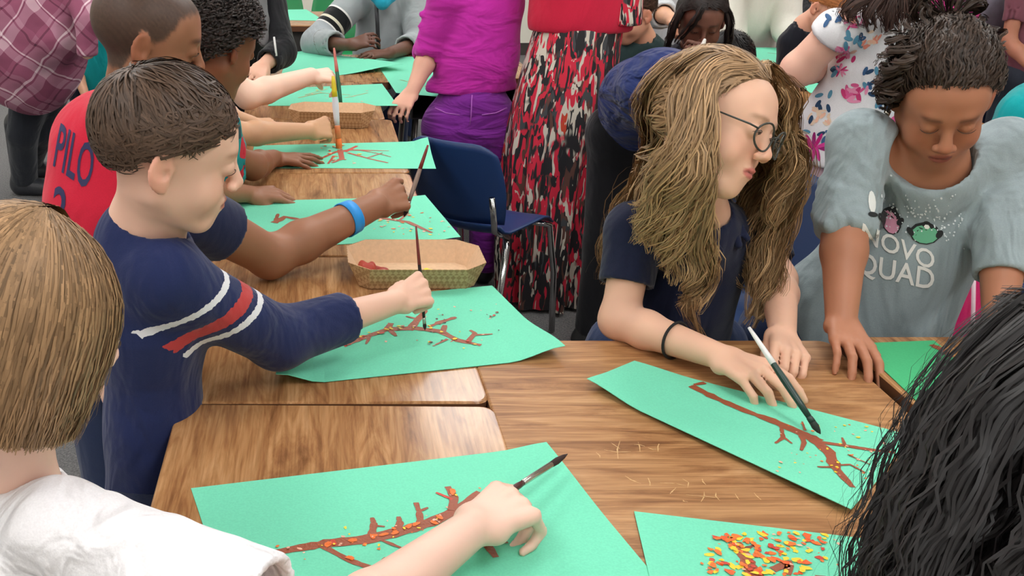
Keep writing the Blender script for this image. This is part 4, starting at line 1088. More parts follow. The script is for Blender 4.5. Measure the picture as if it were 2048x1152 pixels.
# ------------------------------------------------------------------ boy with buzz cut and red jersey
def buzz():
    C = Cz(294, 78, 1.85); R = frame((.963, .12, -.246), (.22, -.04, .967)); s = .985
    sk = srgb(152, 104, 78); nb = A(250, 225, 1.93)
    S, E, W = A(385, 430, 1.83), A(540, 514, 1.96), A(752, 410, 2.13)
    S2 = A(300, 270, 2.12); W2 = Tz(500, 388, .722); E2 = np.array([-.30, 2.26, .80])
    rm = cloth('red_jersey', srgb(206, 36, 62), fold=.35, fscale=8)
    nvy = cloth('navy_rib', srgb(28, 34, 66), fold=.2)
    lo = A(205, 470, 1.92)
    hp = lo + (0, .02, -.22); hips = (hp + (0.0, .08, 0), hp + (0, -.07, 0)); feet = (np.array([hp[0], hp[1] + .1, 0]), np.array([hp[0], hp[1] - .1, 0]))
    def buzzcut(V, c):
        q = ((V - C) @ R) / s; az = np.arctan2(q[:, 0], q[:, 1]); zr = (q[:, 2] - .030) / .074
        thr = np.interp(np.abs(az), np.radians([0, 30, 48, 60, 70, 80, 92, 105, 125, 180]), [.46, .46, .36, .02, -.22, -.30, -.10, -.55, -1.1, -1.25])
        near = (np.abs(q) < .15).all(1) & ~((np.abs(q[:, 0]) > .0745) & (q[:, 2] < .03) & (np.abs(q[:, 1] + .006) < .032))
        w_ = sstep(-.06, .10, zr - thr + .05 * noise3(V, 60, 5)) * near
        hc = srgb(66, 50, 42) * (1 + .30 * noise3(V, 140, 8) + .2 * noise3(V, 330, 9))[:, None]
        return np.clip(c + (w_ * .93)[:, None] * (hc - c), 0, 1)
    root, T, so, V, Q = figure('boy with buzz cut in red jersey reaching a brush across the desk', (hp[0], hp[1], 0), sk, nb,
        [dict(S=S, E=E, W=W, r=(.046, .042, .040, .041, .027), sleeve=.08, sr=(.054, .054, .05), hand=dict(fd=nrm(A(842, 368, 2.20) - W), back=(-.15, -.85, .45), side=-1, s=1.08, curl=GRIP, spread=3, thumb=(25, 40, 15, 15))),
         dict(S=S2, E=E2, W=W2, sleeve=.5, sr=(.052, .048, .04), hand=dict(fd=nrm((.95, .25, -.02)), back=(0, -.25, .95), side=1, s=1.0, curl=((20, 55, 30), (24, 45, 25), (26, 50, 25), (30, 50, 25)), spread=8, thumb=(30, 25, 10, 10)))],
        [(A(225, 290, 1.98), .105), (A(215, 400, 1.96), .105), (lo + (0, 0, -.15), .105)], rm, head=(C, R, s), flat=((.35, 0.9, 0), 1.15), hips=hips, feet=feet, toe=(1, .1), pants=cloth('mid_denim', srgb(44, 56, 88), fold=.4), hv=.0042, sv=.007, face=buzzcut, pr=(.09, .052), lipcol=srgb(150, 86, 70), brow=srgb(40, 28, 22), hole_r=.055)
    add_eyes(root, T, R, s, (0, .8, -.5), lid=.5, iris=(30, 20, 15))
    # navy sleeves and collar are part of the undershirt
    G = Field(); q = S + (E - S) * .38; d = nrm(E - S)
    G.rc(S + (E - S) * .0, q + d * .03, .060, .059, .01, None, ((q, d),)); G.rc(q - d * .03, q + d * .05, .050, .050, .004, None, (), 's')
    Vv, Qq = G.mesh(.005, 2); mesh_obj('undershirt_sleeve', Vv, Qq, nvy, root)
    G = Field(); up = nrm(C + R @ np.array([0, -.02, -.05]) - nb); a0 = nb + up * .012
    G.rc(a0 - up * .02, a0 + up * .02, .060, .054, .004, None, ((a0 + up * .016, up), (a0 - up * .026, -up))); G.rc(a0 - up * .06, a0 + up * .06, .051, .051, .003, None, (), 's')
    Vv, Qq = G.mesh(.004, 2); mesh_obj('collar', Vv, Qq, nvy, root)
    lm = plain('navy_flock_lettering', srgb(40, 40, 84), .7)
    ray = nrm(A(150, 330, 1.9) - np.array([0, 0, CAMZ])); dd = nrm(ray + np.array([.15, 0, 0]))
    print_text(root, 'PILO', V, Q, A(146, 318, 1.86), A(210, 355, 1.86) - A(110, 292, 1.86), A(172, 260, 1.86) - A(160, 350, 1.86), .082, lm, dd, squeeze=.36, shear=.0)
    print_text(root, '2', V, Q, A(120, 425, 1.86), A(210, 345, 1.86) - A(110, 300, 1.86), A(130, 380, 1.86) - A(122, 450, 1.86), .085, lm, dd, name='number', squeeze=.55)
    # wristband
    m = MB(); d = nrm(W - E); c0 = W - d * .075; b = MB(); pts = []
    u = nrm(np.cross(d, (0, 0, 1))); v = np.cross(u, d); n = 28; rr = .0355; wd = .0125
    for k in range(n):
        a = 2*math.pi*k/n
        for off, r_ in ((-wd, rr + .0012), (wd, rr - .0005), (wd, rr - .003), (-wd, rr - .0015)): pts.append(c0 + d*off + (u*math.cos(a) + v*math.sin(a)) * r_)
    Fc = [(k*4+j, k*4+(j+1) % 4, ((k+1) % n)*4+(j+1) % 4, ((k+1) % n)*4+j) for k in range(n) for j in range(4)]
    mesh_obj('wristband', pts, Fc, plain('bright_blue_paper_band', srgb(24, 142, 222), .5), root)
    brush(A(856, 290, 2.20), A(808, 434, 2.17), 'paint brush with red tail held by the boy wearing a blue wristband', (150, 130, 120), .0044, (40, 26, 24), .10, .12, tailcol=(120, 40, 34))
buzz()

# ------------------------------------------------------------------ girl with glasses and long wavy hair
def glasses_girl():
    C = Cz(1424, 247, 1.68); R = frame((.679, -.729, -.089), (.333, .198, .922)); s = .98
    sk = srgb(226, 180, 154); nb = A(1398, 428, 1.76)
    S, E, W = A(1272, 462, 1.76), A(1238, 640, 1.69), A(1440, 713, 1.522)
    S2, E2, W2 = A(1520, 480, 1.86), A(1556, 560, 1.80), A(1566, 670, 1.612)
    nm = cloth('navy_pique_polo', srgb(26, 32, 58), fold=.45, fscale=9)
    hp = A(1325, 760, 1.88); hp[2] = .58
    hips = (hp + (.07, 0, 0), hp + (-.07, 0, 0)); feet = (np.array([hp[0] + .08, hp[1], 0]), np.array([hp[0] - .08, hp[1], 0]))
    root, T, so, V, Q = figure('girl with long wavy hair, glasses and navy polo bent over her painting', (hp[0], hp[1], 0), sk, nb,
        [dict(S=S, E=E, W=W, r=(.036, .034, .031, .031, .0205), sleeve=.60, sr=(.050, .045, .04), hand=dict(fd=nrm(A(1540, 750, 1.442) - W), back=(.05, -.45, .85), side=-1, s=1.0, curl=((22, 24, 12), (28, 28, 14), (36, 34, 16), (44, 38, 18)), spread=3, thumb=(22, 34, -5, 5))),
         dict(S=S2, E=E2, W=W2, r=(.034, .031, .029, .030, .0205), sleeve=.6, sr=(.046, .042, .04), hand=dict(fd=nrm(A(1592, 716, 1.518) - W2), back=(.25, -.35, .85), side=1, s=.98, curl=((30, 40, 20), (30, 42, 20), (34, 44, 22), (38, 46, 24)), spread=1, thumb=(8, 40, 10, 10)))],
        [(A(1400, 510, 1.82), .088), (A(1365, 600, 1.83), .096), (A(1350, 690, 1.86), .100), (hp, .105)], nm, head=(C, R, s, dict(lips=1.25, ears=False)), flat=((.5, -.86, 0), .78), hips=hips, feet=feet, toe=(.3, -1), pants=denim_m, hv=.0033, sv=.0050, lipcol=srgb(206, 120, 112), brow=srgb(150, 112, 84), hole_r=.050)
    add_eyes(root, T, R, s, (.05, .8, -.55), lid=.22, iris=(70, 52, 40))
    # polo collar flaps and placket with buttons
    fdir = nrm((.55, -.80, -.05)); rt = nrm(np.cross(fdir, (0, 0, 1)))
    G = Field()
    for q in (-1, 1):
        a = nb + rt * (.052 * q) + (0, .012, .030); b = nb + rt * (.026 * q) + fdir * .066 + (0, 0, -.040)
        G.rc(a, b, .011, .007, .008); G.rc(a, b + rt * (.022 * q) + (0, 0, .008), .011, .006, .01)
        G.rc(a, nb + (0, .05, .038), .011, .012, .01)
    Vv, Qq = G.mesh(.0036, 2); mesh_obj('collar', Vv, Qq, nm, root)
    bt = plain('dark_button', srgb(20, 22, 36), .35)
    bv = BVHTree.FromPolygons([tuple(map(float, v)) for v in V], [tuple(map(int, q)) for q in Q])
    for py in (492, 528, 564):
        o = np.array([0, 0, CAMZ]); d = nrm(A(1432 + (py - 492) * .02, py, 1.7) - o); h = bv.ray_cast(Vector(o), Vector(d), 4)
        if h[0] is not None:
            m = MB(); p_ = np.array(h[0]); n_ = np.array(h[1]); m.tube([p_, p_ + n_ * .0022], .0052, 12); m.build('button', bt, root)
    # glasses
    gm = plain('glasses_frame_dark', srgb(60, 62, 58), .3, metal=.3)
    gl = bpy.data.materials.new('lens_glass'); gl.use_nodes = True; nt = gl.node_tree; b = nt.nodes['Principled BSDF']
    b.inputs['Transmission Weight'].default_value = 1; b.inputs['Roughness'].default_value = 0; b.inputs['IOR'].default_value = 1.02; b.inputs['Base Color'].default_value = (.97, .98, .97, 1)
    gr = MB(); lens = MB(); cz = -.003; yy = .103
    for q in (-1, 1):
        pts = []
        for k in range(25):
            a = 2*math.pi*k/24; x = q*.031 + .0245*math.cos(a) * (1 - .05*math.sin(a)); z = cz + .0215*math.sin(a)
            pts.append(T(x, yy - 7. * (abs(x) - .02)**2 * (1 if abs(x) > .02 else 0), z))
        gr.tube(pts, .0016, 6, caps=False)
        n = len(pts) - 1; cpt = np.mean(pts[:-1], 0); lens.add([cpt] + pts[:-1], [(0, 1 + k, 1 + (k+1) % n) for k in range(n)])
        x1 = q*.0550
        gr.tube([T(x1, .096, .004), T(q*.066, .086, .006), T(q*.080, .040, .010), T(q*.0835, -.004, .012), T(q*.083, -.018, -.004)], [.0016, .0017, .0014, .0013, .0014], 6)
    gr.tube([T(-.0095, .1025, .0), T(-.005, .108, .004), T(.005, .108, .004), T(.0095, .1025, .0)], .0013, 6)
    go = gr.build('glasses', gm, root); lens.build('lens', gl, go, smooth=False)
    # hair tie on the wrist
    d = nrm(W - E); c0 = E + (W - E) * .58; u = nrm(np.cross(d, (0, 0, 1))); v = np.cross(u, d)
    m = MB(); m.tube([c0 + (u*math.cos(a) + v*math.sin(a)) * .0305 for a in np.linspace(0, 2*math.pi, 30)], .0024, 7, caps=False); m.build('hair_tie', plain('black_elastic', srgb(22, 22, 24), .8), root)
    # hair
    col = srgb(158, 126, 92); tip = srgb(172, 142, 104)
    cap = hair_cap(C, R, s, [(0, .62), (30, .56), (48, .40), (62, .14), (76, -.3), (90, -.6), (180, -.75)], col, n=3600, length=.13, whorl=(.06, .86, .52), rad=(.082, .098, .085), lift=.008, width=.0030, over=.02, jit=.16, seed=6, swirl=.0, m=12)
    H = lambda x, y, z: T(x, y, z)
    Z = lambda px, py, Y: A(px, py, Y)
    gd = [
      # fall on her right side, behind the shoulder
      ([H(.03, -.02, .098), H(.085, -.03, .06), Z(1335, 300, 1.80), Z(1285, 400, 1.78), Z(1250, 500, 1.78), Z(1225, 580, 1.80)], (.012, .022, .034, .036, .03, .016), 260),
      ([H(.02, -.06, .094), H(.07, -.08, .03), Z(1320, 310, 1.86), Z(1270, 420, 1.86), Z(1230, 500, 1.84), Z(1212, 570, 1.84)], (.012, .022, .034, .036, .03, .016), 230),
      ([H(.03, .0, .098), H(.094, .0, .05), Z(1372, 285, 1.575), Z(1330, 370, 1.60), Z(1300, 430, 1.645), Z(1290, 500, 1.68)], (.012, .020, .030, .034, .026, .012), 240),
      ([H(.03, .03, .095), H(.092, .002, .05), Z(1388, 300, 1.565), Z(1368, 380, 1.59), Z(1350, 440, 1.635), Z(1335, 490, 1.67)], (.010, .016, .024, .026, .02, .010), 200),
      ([H(.03, .0, .095), H(.094, -.02, .02), Z(1385, 330, 1.56), Z(1352, 420, 1.61), Z(1340, 500, 1.65), Z(1352, 560, 1.66)], (.010, .018, .028, .028, .02, .010), 200),
      # front lock hanging past the collar, curling at the end
      ([H(.03, .045, .091), H(.090, .014, .05), Z(1412, 300, 1.56), Z(1398, 380, 1.585), Z(1394, 450, 1.63), Z(1402, 530, 1.65), Z(1372, 600, 1.66), Z(1410, 690, 1.665)], (.010, .012, .014, .016, .017, .014, .010, .003), 170),
      ([H(.03, .04, .091), H(.092, .008, .02), Z(1404, 340, 1.565), Z(1392, 440, 1.62), Z(1424, 540, 1.645), Z(1388, 610, 1.655), Z(1380, 585, 1.64)], (.008, .012, .014, .012, .009, .006, .003), 80),
      # her left side, beyond the face
      ([H(-.02, .05, .090), H(-.080, .05, .04), Z(1588, 290, 1.74), Z(1570, 380, 1.74), Z(1548, 470, 1.74), Z(1530, 560, 1.72), Z(1510, 640, 1.71)], (.010, .016, .022, .026, .028, .022, .010), 210),
      ([H(-.02, .02, .095), H(-.088, .02, .03), Z(1560, 330, 1.80), Z(1530, 420, 1.78), Z(1515, 500, 1.76), Z(1538, 580, 1.74), Z(1500, 655, 1.72)], (.012, .018, .026, .030, .028, .020, .008), 230),
      ([H(-.02, -.03, .095), H(-.08, -.04, .0), Z(1500, 360, 1.84), Z(1495, 440, 1.80), Z(1490, 520, 1.775), Z(1512, 600, 1.75)], (.012, .020, .028, .026, .02, .008), 150),
      ([H(-.01, .06, .088), H(-.07, .05, .06), H(-.088, .04, .0), Z(1592, 320, 1.72), Z(1560, 400, 1.71), Z(1552, 470, 1.71)], (.006, .010, .012, .014, .014, .006), 80),
      ([H(-.01, .05, .092), Z(1530, 138, 1.66), Z(1560, 185, 1.68), Z(1574, 250, 1.69), Z(1576, 320, 1.70), Z(1568, 400, 1.71)], (.006, .009, .010, .012, .014, .006), 90),
      ([H(-.02, .02, .095), Z(1535, 138, 1.70), Z(1568, 190, 1.72), Z(1580, 260, 1.73), Z(1580, 350, 1.73), Z(1562, 440, 1.73)], (.008, .012, .014, .016, .018, .008), 110),
      # back
      ([H(.0, -.07, .088), H(.0, -.11, .0), Z(1400, 330, 1.92), Z(1370, 430, 1.93), Z(1350, 520, 1.93)], (.02, .034, .04, .04, .02), 160),
    ]
    gd = [(a_, b_, int(n_ * 1.8)) for a_, b_, n_ in gd]
    lk = locks(gd, C, col, m=23, width=.0019, wave=.0115, freq=2.8, tipcol=tip, seed=8, colvar=.32, frizz=.3, clump=9)
    V, Q, c = join_geo([cap, lk]); mesh_obj('hair', V, Q, hair_m, root, c)
    brush(A(1498, 655, 1.475), Tz(1641, 868, DESKZ + .009), 'slim brush with white tail and dark green handle held by girl with glasses', (18, 52, 44), .0046, (30, 44, 36), .05, .10, tailcol=(232, 230, 230), ferr=plain('dark_ferrule', srgb(20, 46, 40), .4))
glasses_girl()

# ------------------------------------------------------------------ girl in the grey penguin shirt
def grey_girl():
    C = Cz(1886, 190, 1.80); R = frame((-.26, -.82, -.50), (-.22, -.42, .86)); s = 1.02; wx = .90
    sk = srgb(172, 116, 88); nb = A(1868, 318, 1.83)
    S, E, W = A(1722, 282, 1.84), A(1690, 450, 1.765), A(1682, 643, 1.642)
    S2, E2, W2 = A(2014, 300, 1.86), A(2006, 470, 1.76), A(1998, 660, 1.64)
    gm = cloth('grey_jersey', srgb(146, 160, 164), fold=.8, fscale=7, stretch=(1.4, 1.4, .55))
    hp = np.array([1.0, 1.92, .60]); hips = (hp + (.07, 0, 0), hp + (-.07, 0, 0)); feet = (hp * (1, 1, 0) + (.09, 0, 0), hp * (1, 1, 0) + (-.09, 0, 0))
    def extra(G):
        G.el(A(1876, 318, 1.755), (.068, .09, .062), None, .01, (), 's')
        # loose hem flaring to her right, pushed-up sleeve folds
        G.rc(A(1720, 470, 1.93), A(1640, 640, 1.90), .05, .075, .05); G.rc(A(1640, 600, 1.92), A(1650, 700, 1.90), .07, .085, .04)
        for a_, e_ in ((S, E), (S2, E2)):
            for t_ in (.60, .74, .88, 1.0):
                q = a_ + (e_ - a_) * t_; G.rc(q + (-.036, -.022, .008), q + (.036, -.020, -.004), .011, .011, .010)
                G.rc(q + (-.038, .026, .010), q + (-.034, -.024, .004), .011, .011, .010)
    root, T, so, V, Q = figure('girl with pulled back dark curls in grey shirt with penguin print', (hp[0], hp[1], 0), sk, nb,
        [dict(S=S, E=E, W=W, r=(.038, .036, .035, .035, .024), sleeve=1.06, sr=(.052, .044, .043), hand=dict(fd=nrm(A(1716, 698, 1.556) - W), back=(.10, -.42, .90), side=-1, s=1.02, curl=((10, 28, 14), (8, 28, 14), (8, 30, 14), (10, 30, 14)), spread=4, thumb=(40, 18, 10, 10))),
         dict(S=S2, E=E2, W=W2, r=(.038, .036, .034, .034, .024), sleeve=1.45, sr=(.054, .045, .042), hand=dict(fd=nrm((-.05, -.8, -.5)), back=(0, -.4, .9), side=1, s=1.0, curl=FLAT))],
        [(A(1860, 400, 1.87), .100), (A(1815, 520, 1.88), .108), (A(1770, 620, 1.89), .112), (A(1750, 700, 1.90), .112), (hp, .11)], gm, head=(C, R, s, dict(wx=wx, nose=1.15, lips=1.2)), flat=((0, 1, 0), .80), hips=hips, feet=feet, toe=(0, -1), pants=denim_m, hv=.0036, sv=.0055, lipcol=srgb(150, 84, 72), brow=srgb(84, 54, 40), hole_r=.062, shirt_extra=extra, body_extra=lambda F: F.rc(nb + (0, .01, -.03), A(1868, 385, 1.865), .060, .075, .03, ((0, 1, 0), .8)))
    add_eyes(root, T, R, s, closed=True)
    m = MB(); m.tube([T(.082/ .9 * .9, -.006, -.040), T(.083, -.006, -.052)], [.005, .004], 10); m.build('earring', plain('silver_stud', srgb(210, 205, 190), .2, metal=.9), root)
    col = srgb(58, 45, 37)
    cap = hair_cap(C, R, s, [(0, .50), (30, .44), (48, .28), (62, -.05), (80, -.12), (100, -.4), (140, -.7), (180, -.75)], col, n=3600, length=.06, whorl=(.0, -.9, .35), rad=(.080, .100, .084), lift=.010, width=.0026, over=.01, jit=.28, seed=12, wx=wx, curl=.0018, m=14, colvar=.28,
                   comb=lambda v: np.array([0, -1.0, .35]) + np.stack([np.sin(v[:, 1]*14), 0*v[:, 0], np.cos(v[:, 0]*16)], 1) * .35)
    gd = []
    g = np.random.default_rng(3)
    for k in range(12):   # springy curls over the crown and a fuller puff on her right side
        a = g.uniform(-1.2, 1.2); y0 = g.uniform(-.06, .05); b0 = np.array([.070 * math.sin(a), y0, .035 + .078 * math.cos(a)])
        gd.append(([T(*b0), T(*(b0 * 1.0 + [0, -.02, .0])), T(*(b0 * 1.02 + [.01 * g.normal(), -.045, 0])), T(*(b0 * .99 + [.012 * g.normal(), -.07, -.006]))], (.006, .014, .015, .008), 28))
    for k in range(26):
        z0 = g.uniform(-.01, .105); b0 = np.array([.070 - .35 * max(0, z0 - .06), g.uniform(-.05, .040), z0])
        gd.append(([T(*b0), T(b0[0] + .018 + .006 * g.normal(), b0[1] + .004, z0 + .002), T(b0[0] + .024 + .006 * g.normal(), b0[1] - .02, z0 - .022), T(b0[0] + .012, b0[1] - .045, z0 - .04)], (.008, .015, .016, .008), 30))
    # bun at the back of the head
    for k in range(10):
        a = k / 10 * 6.28; gd.append(([T(.0, -.085, .085), T(.045 * math.cos(a), -.115, .09 + .04 * math.sin(a)), T(.05 * math.cos(a + .8), -.135, .09 + .045 * math.sin(a + .8)), T(.01, -.15, .09)], (.006, .014, .014, .006), 28))
    lk = locks(gd, C, col, m=18, width=.0024, wave=.0045, freq=1.8, seed=9, colvar=.32)
    Vh, Qh, c = join_geo([cap, lk]); mesh_obj('hair', Vh, Qh, hair_m, root, c)
    # print on the chest
    dd = nrm(A(1800, 480, 1.8) - np.array([0, 0, CAMZ])); P = lambda x, y: A(x, y, 1.77); rt, up = P(1860, 500) - P(1760, 484), P(1800, 400) - P(1796, 500)
    lm = plain('cream_print', srgb(226, 226, 222), .7)
    print_text(root, 'NOVO', V, Q, P(1796, 496), P(1860, 524) - P(1740, 476), P(1804, 440) - P(1790, 540), .034, lm, dd, squeeze=1.05)
    print_text(root, 'QUAD', V, Q, P(1790, 545), P(1860, 556) - P(1726, 526), P(1800, 480) - P(1790, 580), .040, lm, dd, squeeze=.92)
    px = lambda n: n * 1.95 / FPX
    K = srgb(40, 42, 44); sh = []
    for (x, y, w_, h_, c_) in ((1782, 440, 17, 25, srgb(214, 150, 176)), (1850, 466, 27, 19, srgb(104, 176, 140))):
        sh += [(P(x, y), px(w_ + 4), px(h_ + 4), .2, K), (P(x, y + 2), px(w_), px(h_), .2, c_), (P(x + 4, y - h_ * .9), px(9), px(8), 0, K), (P(x + 4, y - h_ * .7), px(6), px(5), 0, srgb(236, 236, 230)), (P(x - w_ - 2, y - 4), px(6), px(10), .6, K), (P(x + w_ + 2, y + 2), px(6), px(10), -.6, K)]
    sh += [(P(1744, 405), px(7), px(22), .1, srgb(224, 228, 226)), (P(1746, 430), px(9), px(5), 0, K)]
    for k in range(120):
        x = g.uniform(1760, 1930); y = 420 + (x - 1760) * .12 + g.normal() * 22; sh.append((P(x, y), px(g.uniform(1, 2.6)), px(g.uniform(1, 2.6)), 0, srgb(226, 234, 236)))
    print_blob(root, 'penguin_print', V, Q, sh, rt, up, dd, print_m)
grey_girl()

# ------------------------------------------------------------------ child with long black hair, bottom right, back of the head to us
def black_hair():
    C = Cz(2165, 845, 1.00); R = frame((-.35, .85, -.40), (0, 0, 1)); s = 1.02
    nb = C + np.array([.06, -.10, -.13]); hp = np.array([.86, .50, .50])
    root, T, so, V, Q = figure('child with long loose black hair leaning in at the bottom right', (hp[0], hp[1], 0), srgb(200, 150, 120), nb,
        [dict(S=nb + (.12, -.02, -.06), E=nb + (.18, .06, -.20), W=nb + (.12, .20, -.24), sleeve=1.6, hand=dict(back=(0, 0, 1), side=-1, curl=RELAX)),
         dict(S=nb + (-.11, .0, -.06), E=nb + (-.10, -.02, -.23), W=nb + (-.08, .08, -.36), sleeve=1.6, hand=dict(back=(0, 0, 1), side=1, curl=RELAX))],
        [(nb + (.01, -.06, -.08), .10), (nb + (.04, -.13, -.22), .105), (hp, .11)], black_m, head=(C, R, s), flat=((0, 1, 0), .8), hips=(hp + (.07, 0, 0), hp + (-.07, 0, 0)), feet=(hp * (1, 1, 0) + (.08, 0, 0), hp * (1, 1, 0) + (-.08, 0, 0)), toe=(-.3, 1), pants=denim_m, hv=.005, sv=.008)
    col = srgb(22, 18, 18)
    cap = hair_cap(C, R, s, [(0, .6), (45, .4), (60, -.3), (180, -.8)], col, n=2600, length=.12, whorl=(.0, .1, 1), rad=(.092, .108, .094), lift=.006, width=.0030, seed=2, swirl=0, jit=.12, m=12)
    g = np.random.default_rng(21); gd = []
    edge = np.array([(2048, 592), (1965, 655), (1890, 735), (1835, 830), (1795, 915), (1752, 1010), (1715, 1100), (1690, 1180), (1672, 1260)], float)
    for k in range(17):   # sheets of hair falling forward over the desk, from the crown down to the left
        f = k / 16.; sh = np.array([f * 330, f * 235]); dz = .97 - .16 * f + .03 * g.normal()
        pts = [T(.02 * g.normal(), .0 + .02 * g.normal(), .12)] + [Cz(*(q + sh * np.array([1, .55 + .02 * i]) + np.array([40, 24])), dz - .012 * i) for i, q in enumerate(edge) if i in (0, 2, 3, 4, 5, 6, 7, 8)]
        gd.append((pts, (.010, .022, .026, .028, .028, .026, .024, .020, .012), 190))
    lk = locks(gd, C, col, m=21, width=.0026, wave=.0050, freq=4.5, seed=14, colvar=.34, frizz=.5)
    # a few loose strands at the edge
    gd2 = []
    for k in range(5):
        o = g.normal(size=2) * np.array([14, 10]) - np.array([14, 8]); pts = [Cz(*(edge[i] + o + np.array([-9, 4]) * (i / 6) ** 2 * g.uniform(0, 1.4)), .97 - .01 * i) for i in (0, 1, 2, 3, 4, 5, 6, 7)]
        gd2.append((pts, (.004, .008, .012, .014, .016, .018, .018, .014), 7))
    lk2 = locks(gd2, C, col, m=24, width=.0009, wave=.004, freq=5, seed=15, clump=1, frizz=.8)
    Vh, Qh, c = join_geo([cap, lk, lk2]); mesh_obj('hair', Vh, Qh, hair_m, root, c)
black_hair()
# ------------------------------------------------------------------ more desks, chairs and papers further back
desk(-.42, .16, 5.68, 6.30, DESKZ, 'wood grain desk far back by the green chairs', woods[1], rot=1)
desk(.40, .98, 5.15, 5.75, DESKZ, 'wood grain desk far back in front of the teal shirted child', woods[0], rot=1)
desk(1.60, 2.03, 4.36, 4.93, DESKZ, 'wood grain desk far back in front of the white sweatshirt child', woods[2])
desk(1.60, 2.15, 3.32, 3.90, DESKZ, 'wood grain desk in front of the floral dress girl', woods[3])
Paper([(545, 20), (612, 19), (650, 42), (548, 40)], 'green paper on the far back desk by the green chairs', n=8).done()
p = Paper([(792, 46), (864, 50), (872, 82), (790, 78)], 'green paper with orange strokes on the far desk left of the magenta sweater', n=8)
p.stroke([(830, 58), (850, 56)], [3, 3], OR); p.stroke([(836, 64), (856, 62)], [3, 2], OR); p.done()
p = Paper([(1486, 95), (1578, 96), (1566, 126), (1512, 124)], 'green paper on the far desk beside the bare elbow', n=8); p.stroke([(1535, 106), (1556, 108)], [3, 2], DB); p.done()
Paper([(1595, 166), (1690, 168), (1690, 192), (1620, 186)], 'green paper on the desk just left of the floral dress', n=8).done()
Paper([(1560, 214), (1640, 214), (1622, 246), (1540, 250)], 'green paper between wavy hair and floral dress', n=8).done()

def chair(loc, face, label, col, seat_z=.42, w=.38, top=.74, cat='chair'):
    f = nrm([face[0], face[1], 0]); ang = math.atan2(-f[0], f[1])
    o = empty('plastic_chair', (loc[0], loc[1], 0), label, cat, 'moulded plastic classroom chairs'); o.rotation_euler.z = ang
    pm = plain('chair_plastic', col, .38, bump=.05, bscale=300); cm = plain('chair_chrome', srgb(205, 205, 205), .18, metal=1.)
    def shell(name, fn, nu=14, nv=12, t=.006):
        g1, g2 = np.linspace(-1, 1, nu), np.linspace(0, 1, nv); P = np.array([[fn(u, v) for v in g2] for u in g1])
        du = np.gradient(P, axis=0); dv = np.gradient(P, axis=1); N = np.cross(du, dv); N /= np.linalg.norm(N, axis=2, keepdims=True) + 1e-9
        a = P.reshape(-1, 3); b = (P - N * t).reshape(-1, 3); n = len(a)
        q = [(i*nv+j, (i+1)*nv+j, (i+1)*nv+j+1, i*nv+j+1) for i in range(nu-1) for j in range(nv-1)]
        rim = [j for j in range(nv)] + [i*nv+nv-1 for i in range(1, nu)] + [(nu-1)*nv+j for j in range(nv-2, -1, -1)] + [i*nv for i in range(nu-2, 0, -1)]
        F = q + [tuple(k+n for k in f_)[::-1] for f_ in q] + [(x, y, y+n, x+n) for x, y in zip(rim, rim[1:]+rim[:1])]
        mesh_obj(name, np.concatenate([a, b]), F, pm, o, local=False)
    def rnd(u, v0):  # rounded end
        return v0 * (1 - .22 * max(0, abs(u) - .62) ** 2 / .1444)
    def back(u, v):
        vv = v * (1 - .13 * (max(0, abs(u) - .55) / .45) ** 2); z = seat_z + .035 + (top - seat_z - .035) * vv
        ww = w / 2 * (.86 + .14 * math.sin(math.pi * min(1, v * .8 + .1)))
        return (u * ww, -.17 - .07 * v + .045 * u * u, z)
    def seat(u, v):
        ww = w / 2 * (.97 + .05 * v); y = -.17 + .36 * v * (1 - .05 * (max(0, abs(u) - .6) / .4) ** 2)
        z = seat_z + .035 * max(0, 1 - v * 5) ** 2 - .012 * math.sin(math.pi * v) * (1 - u * u) - .03 * max(0, v - .82) ** 2 / .03 + .010 * u * u
        return (u * ww, y, z)
    shell('backrest', back); shell('seat', seat)
    for sx in (-1, 1):
        g = MB(); g.tube([(sx*.12, .10, seat_z-.014), (sx*.165, .15, seat_z-.03), (sx*.175, .19, .22), (sx*.18, .205, .008)], .0105, 10); g.build('front_leg', cm, o, local=False)
        g = MB(); g.tube([(sx*.12, -.06, seat_z-.014), (sx*.165, -.13, seat_z-.03), (sx*.175, -.18, .22), (sx*.18, -.21, .008)], .0105, 10); g.build('rear_leg', cm, o, local=False)
        g = MB(); g.tube([(sx*.15, -.10, seat_z-.012), (sx*.15, -.185, seat_z+.03), (sx*.15, -.215, seat_z+.14)], .0095, 10); g.build('back_support', cm, o, local=False)
    return o
navy_c = srgb(34, 62, 112)
chair((.555, 3.26), (.62, .78), 'navy blue plastic chair tucked between the desks and the patterned skirt', navy_c, top=.71, w=.33)
chair((1.10, 2.42), (-.25, -1), 'navy blue plastic chair behind the girl in grey shirt', srgb(38, 56, 92), top=.74)
gc = srgb(30, 140, 80)
chair((-.20, 6.62), (0, -1), 'green plastic chair at the far desk, left one of two', gc, top=.76)
chair((.22, 6.66), (0, -1), 'green plastic chair at the far desk, right one of two', gc, top=.76)

def stripe_mat(name, base, stops, cols, fold=.4):
    m = cloth(name, base, fold=fold); nt = m.node_tree; b = nt.nodes['Principled BSDF']
    at = nt.nodes.new('ShaderNodeAttribute'); at.attribute_name = 'sleeve'
    r = ramp(nt, [(p_, c_) for p_, c_ in zip(stops, cols)], 'CONSTANT'); nt.links.new(at.outputs['Fac'], r.inputs['Fac']); nt.links.new(r.outputs['Color'], b.inputs['Base Color']); return m
def short_hair(root, head, col, seed, n=900, **kw):
    C, R, s = head[:3]
    tab = kw.pop('tab', [(0, .55), (45, .45), (60, .05), (85, .0), (110, -.4), (180, -.65)])
    V, Q, c = hair_cap(C, R, s, tab, col, n=n, seed=seed, **kw); mesh_obj('hair', V, Q, hair_m, root, c)

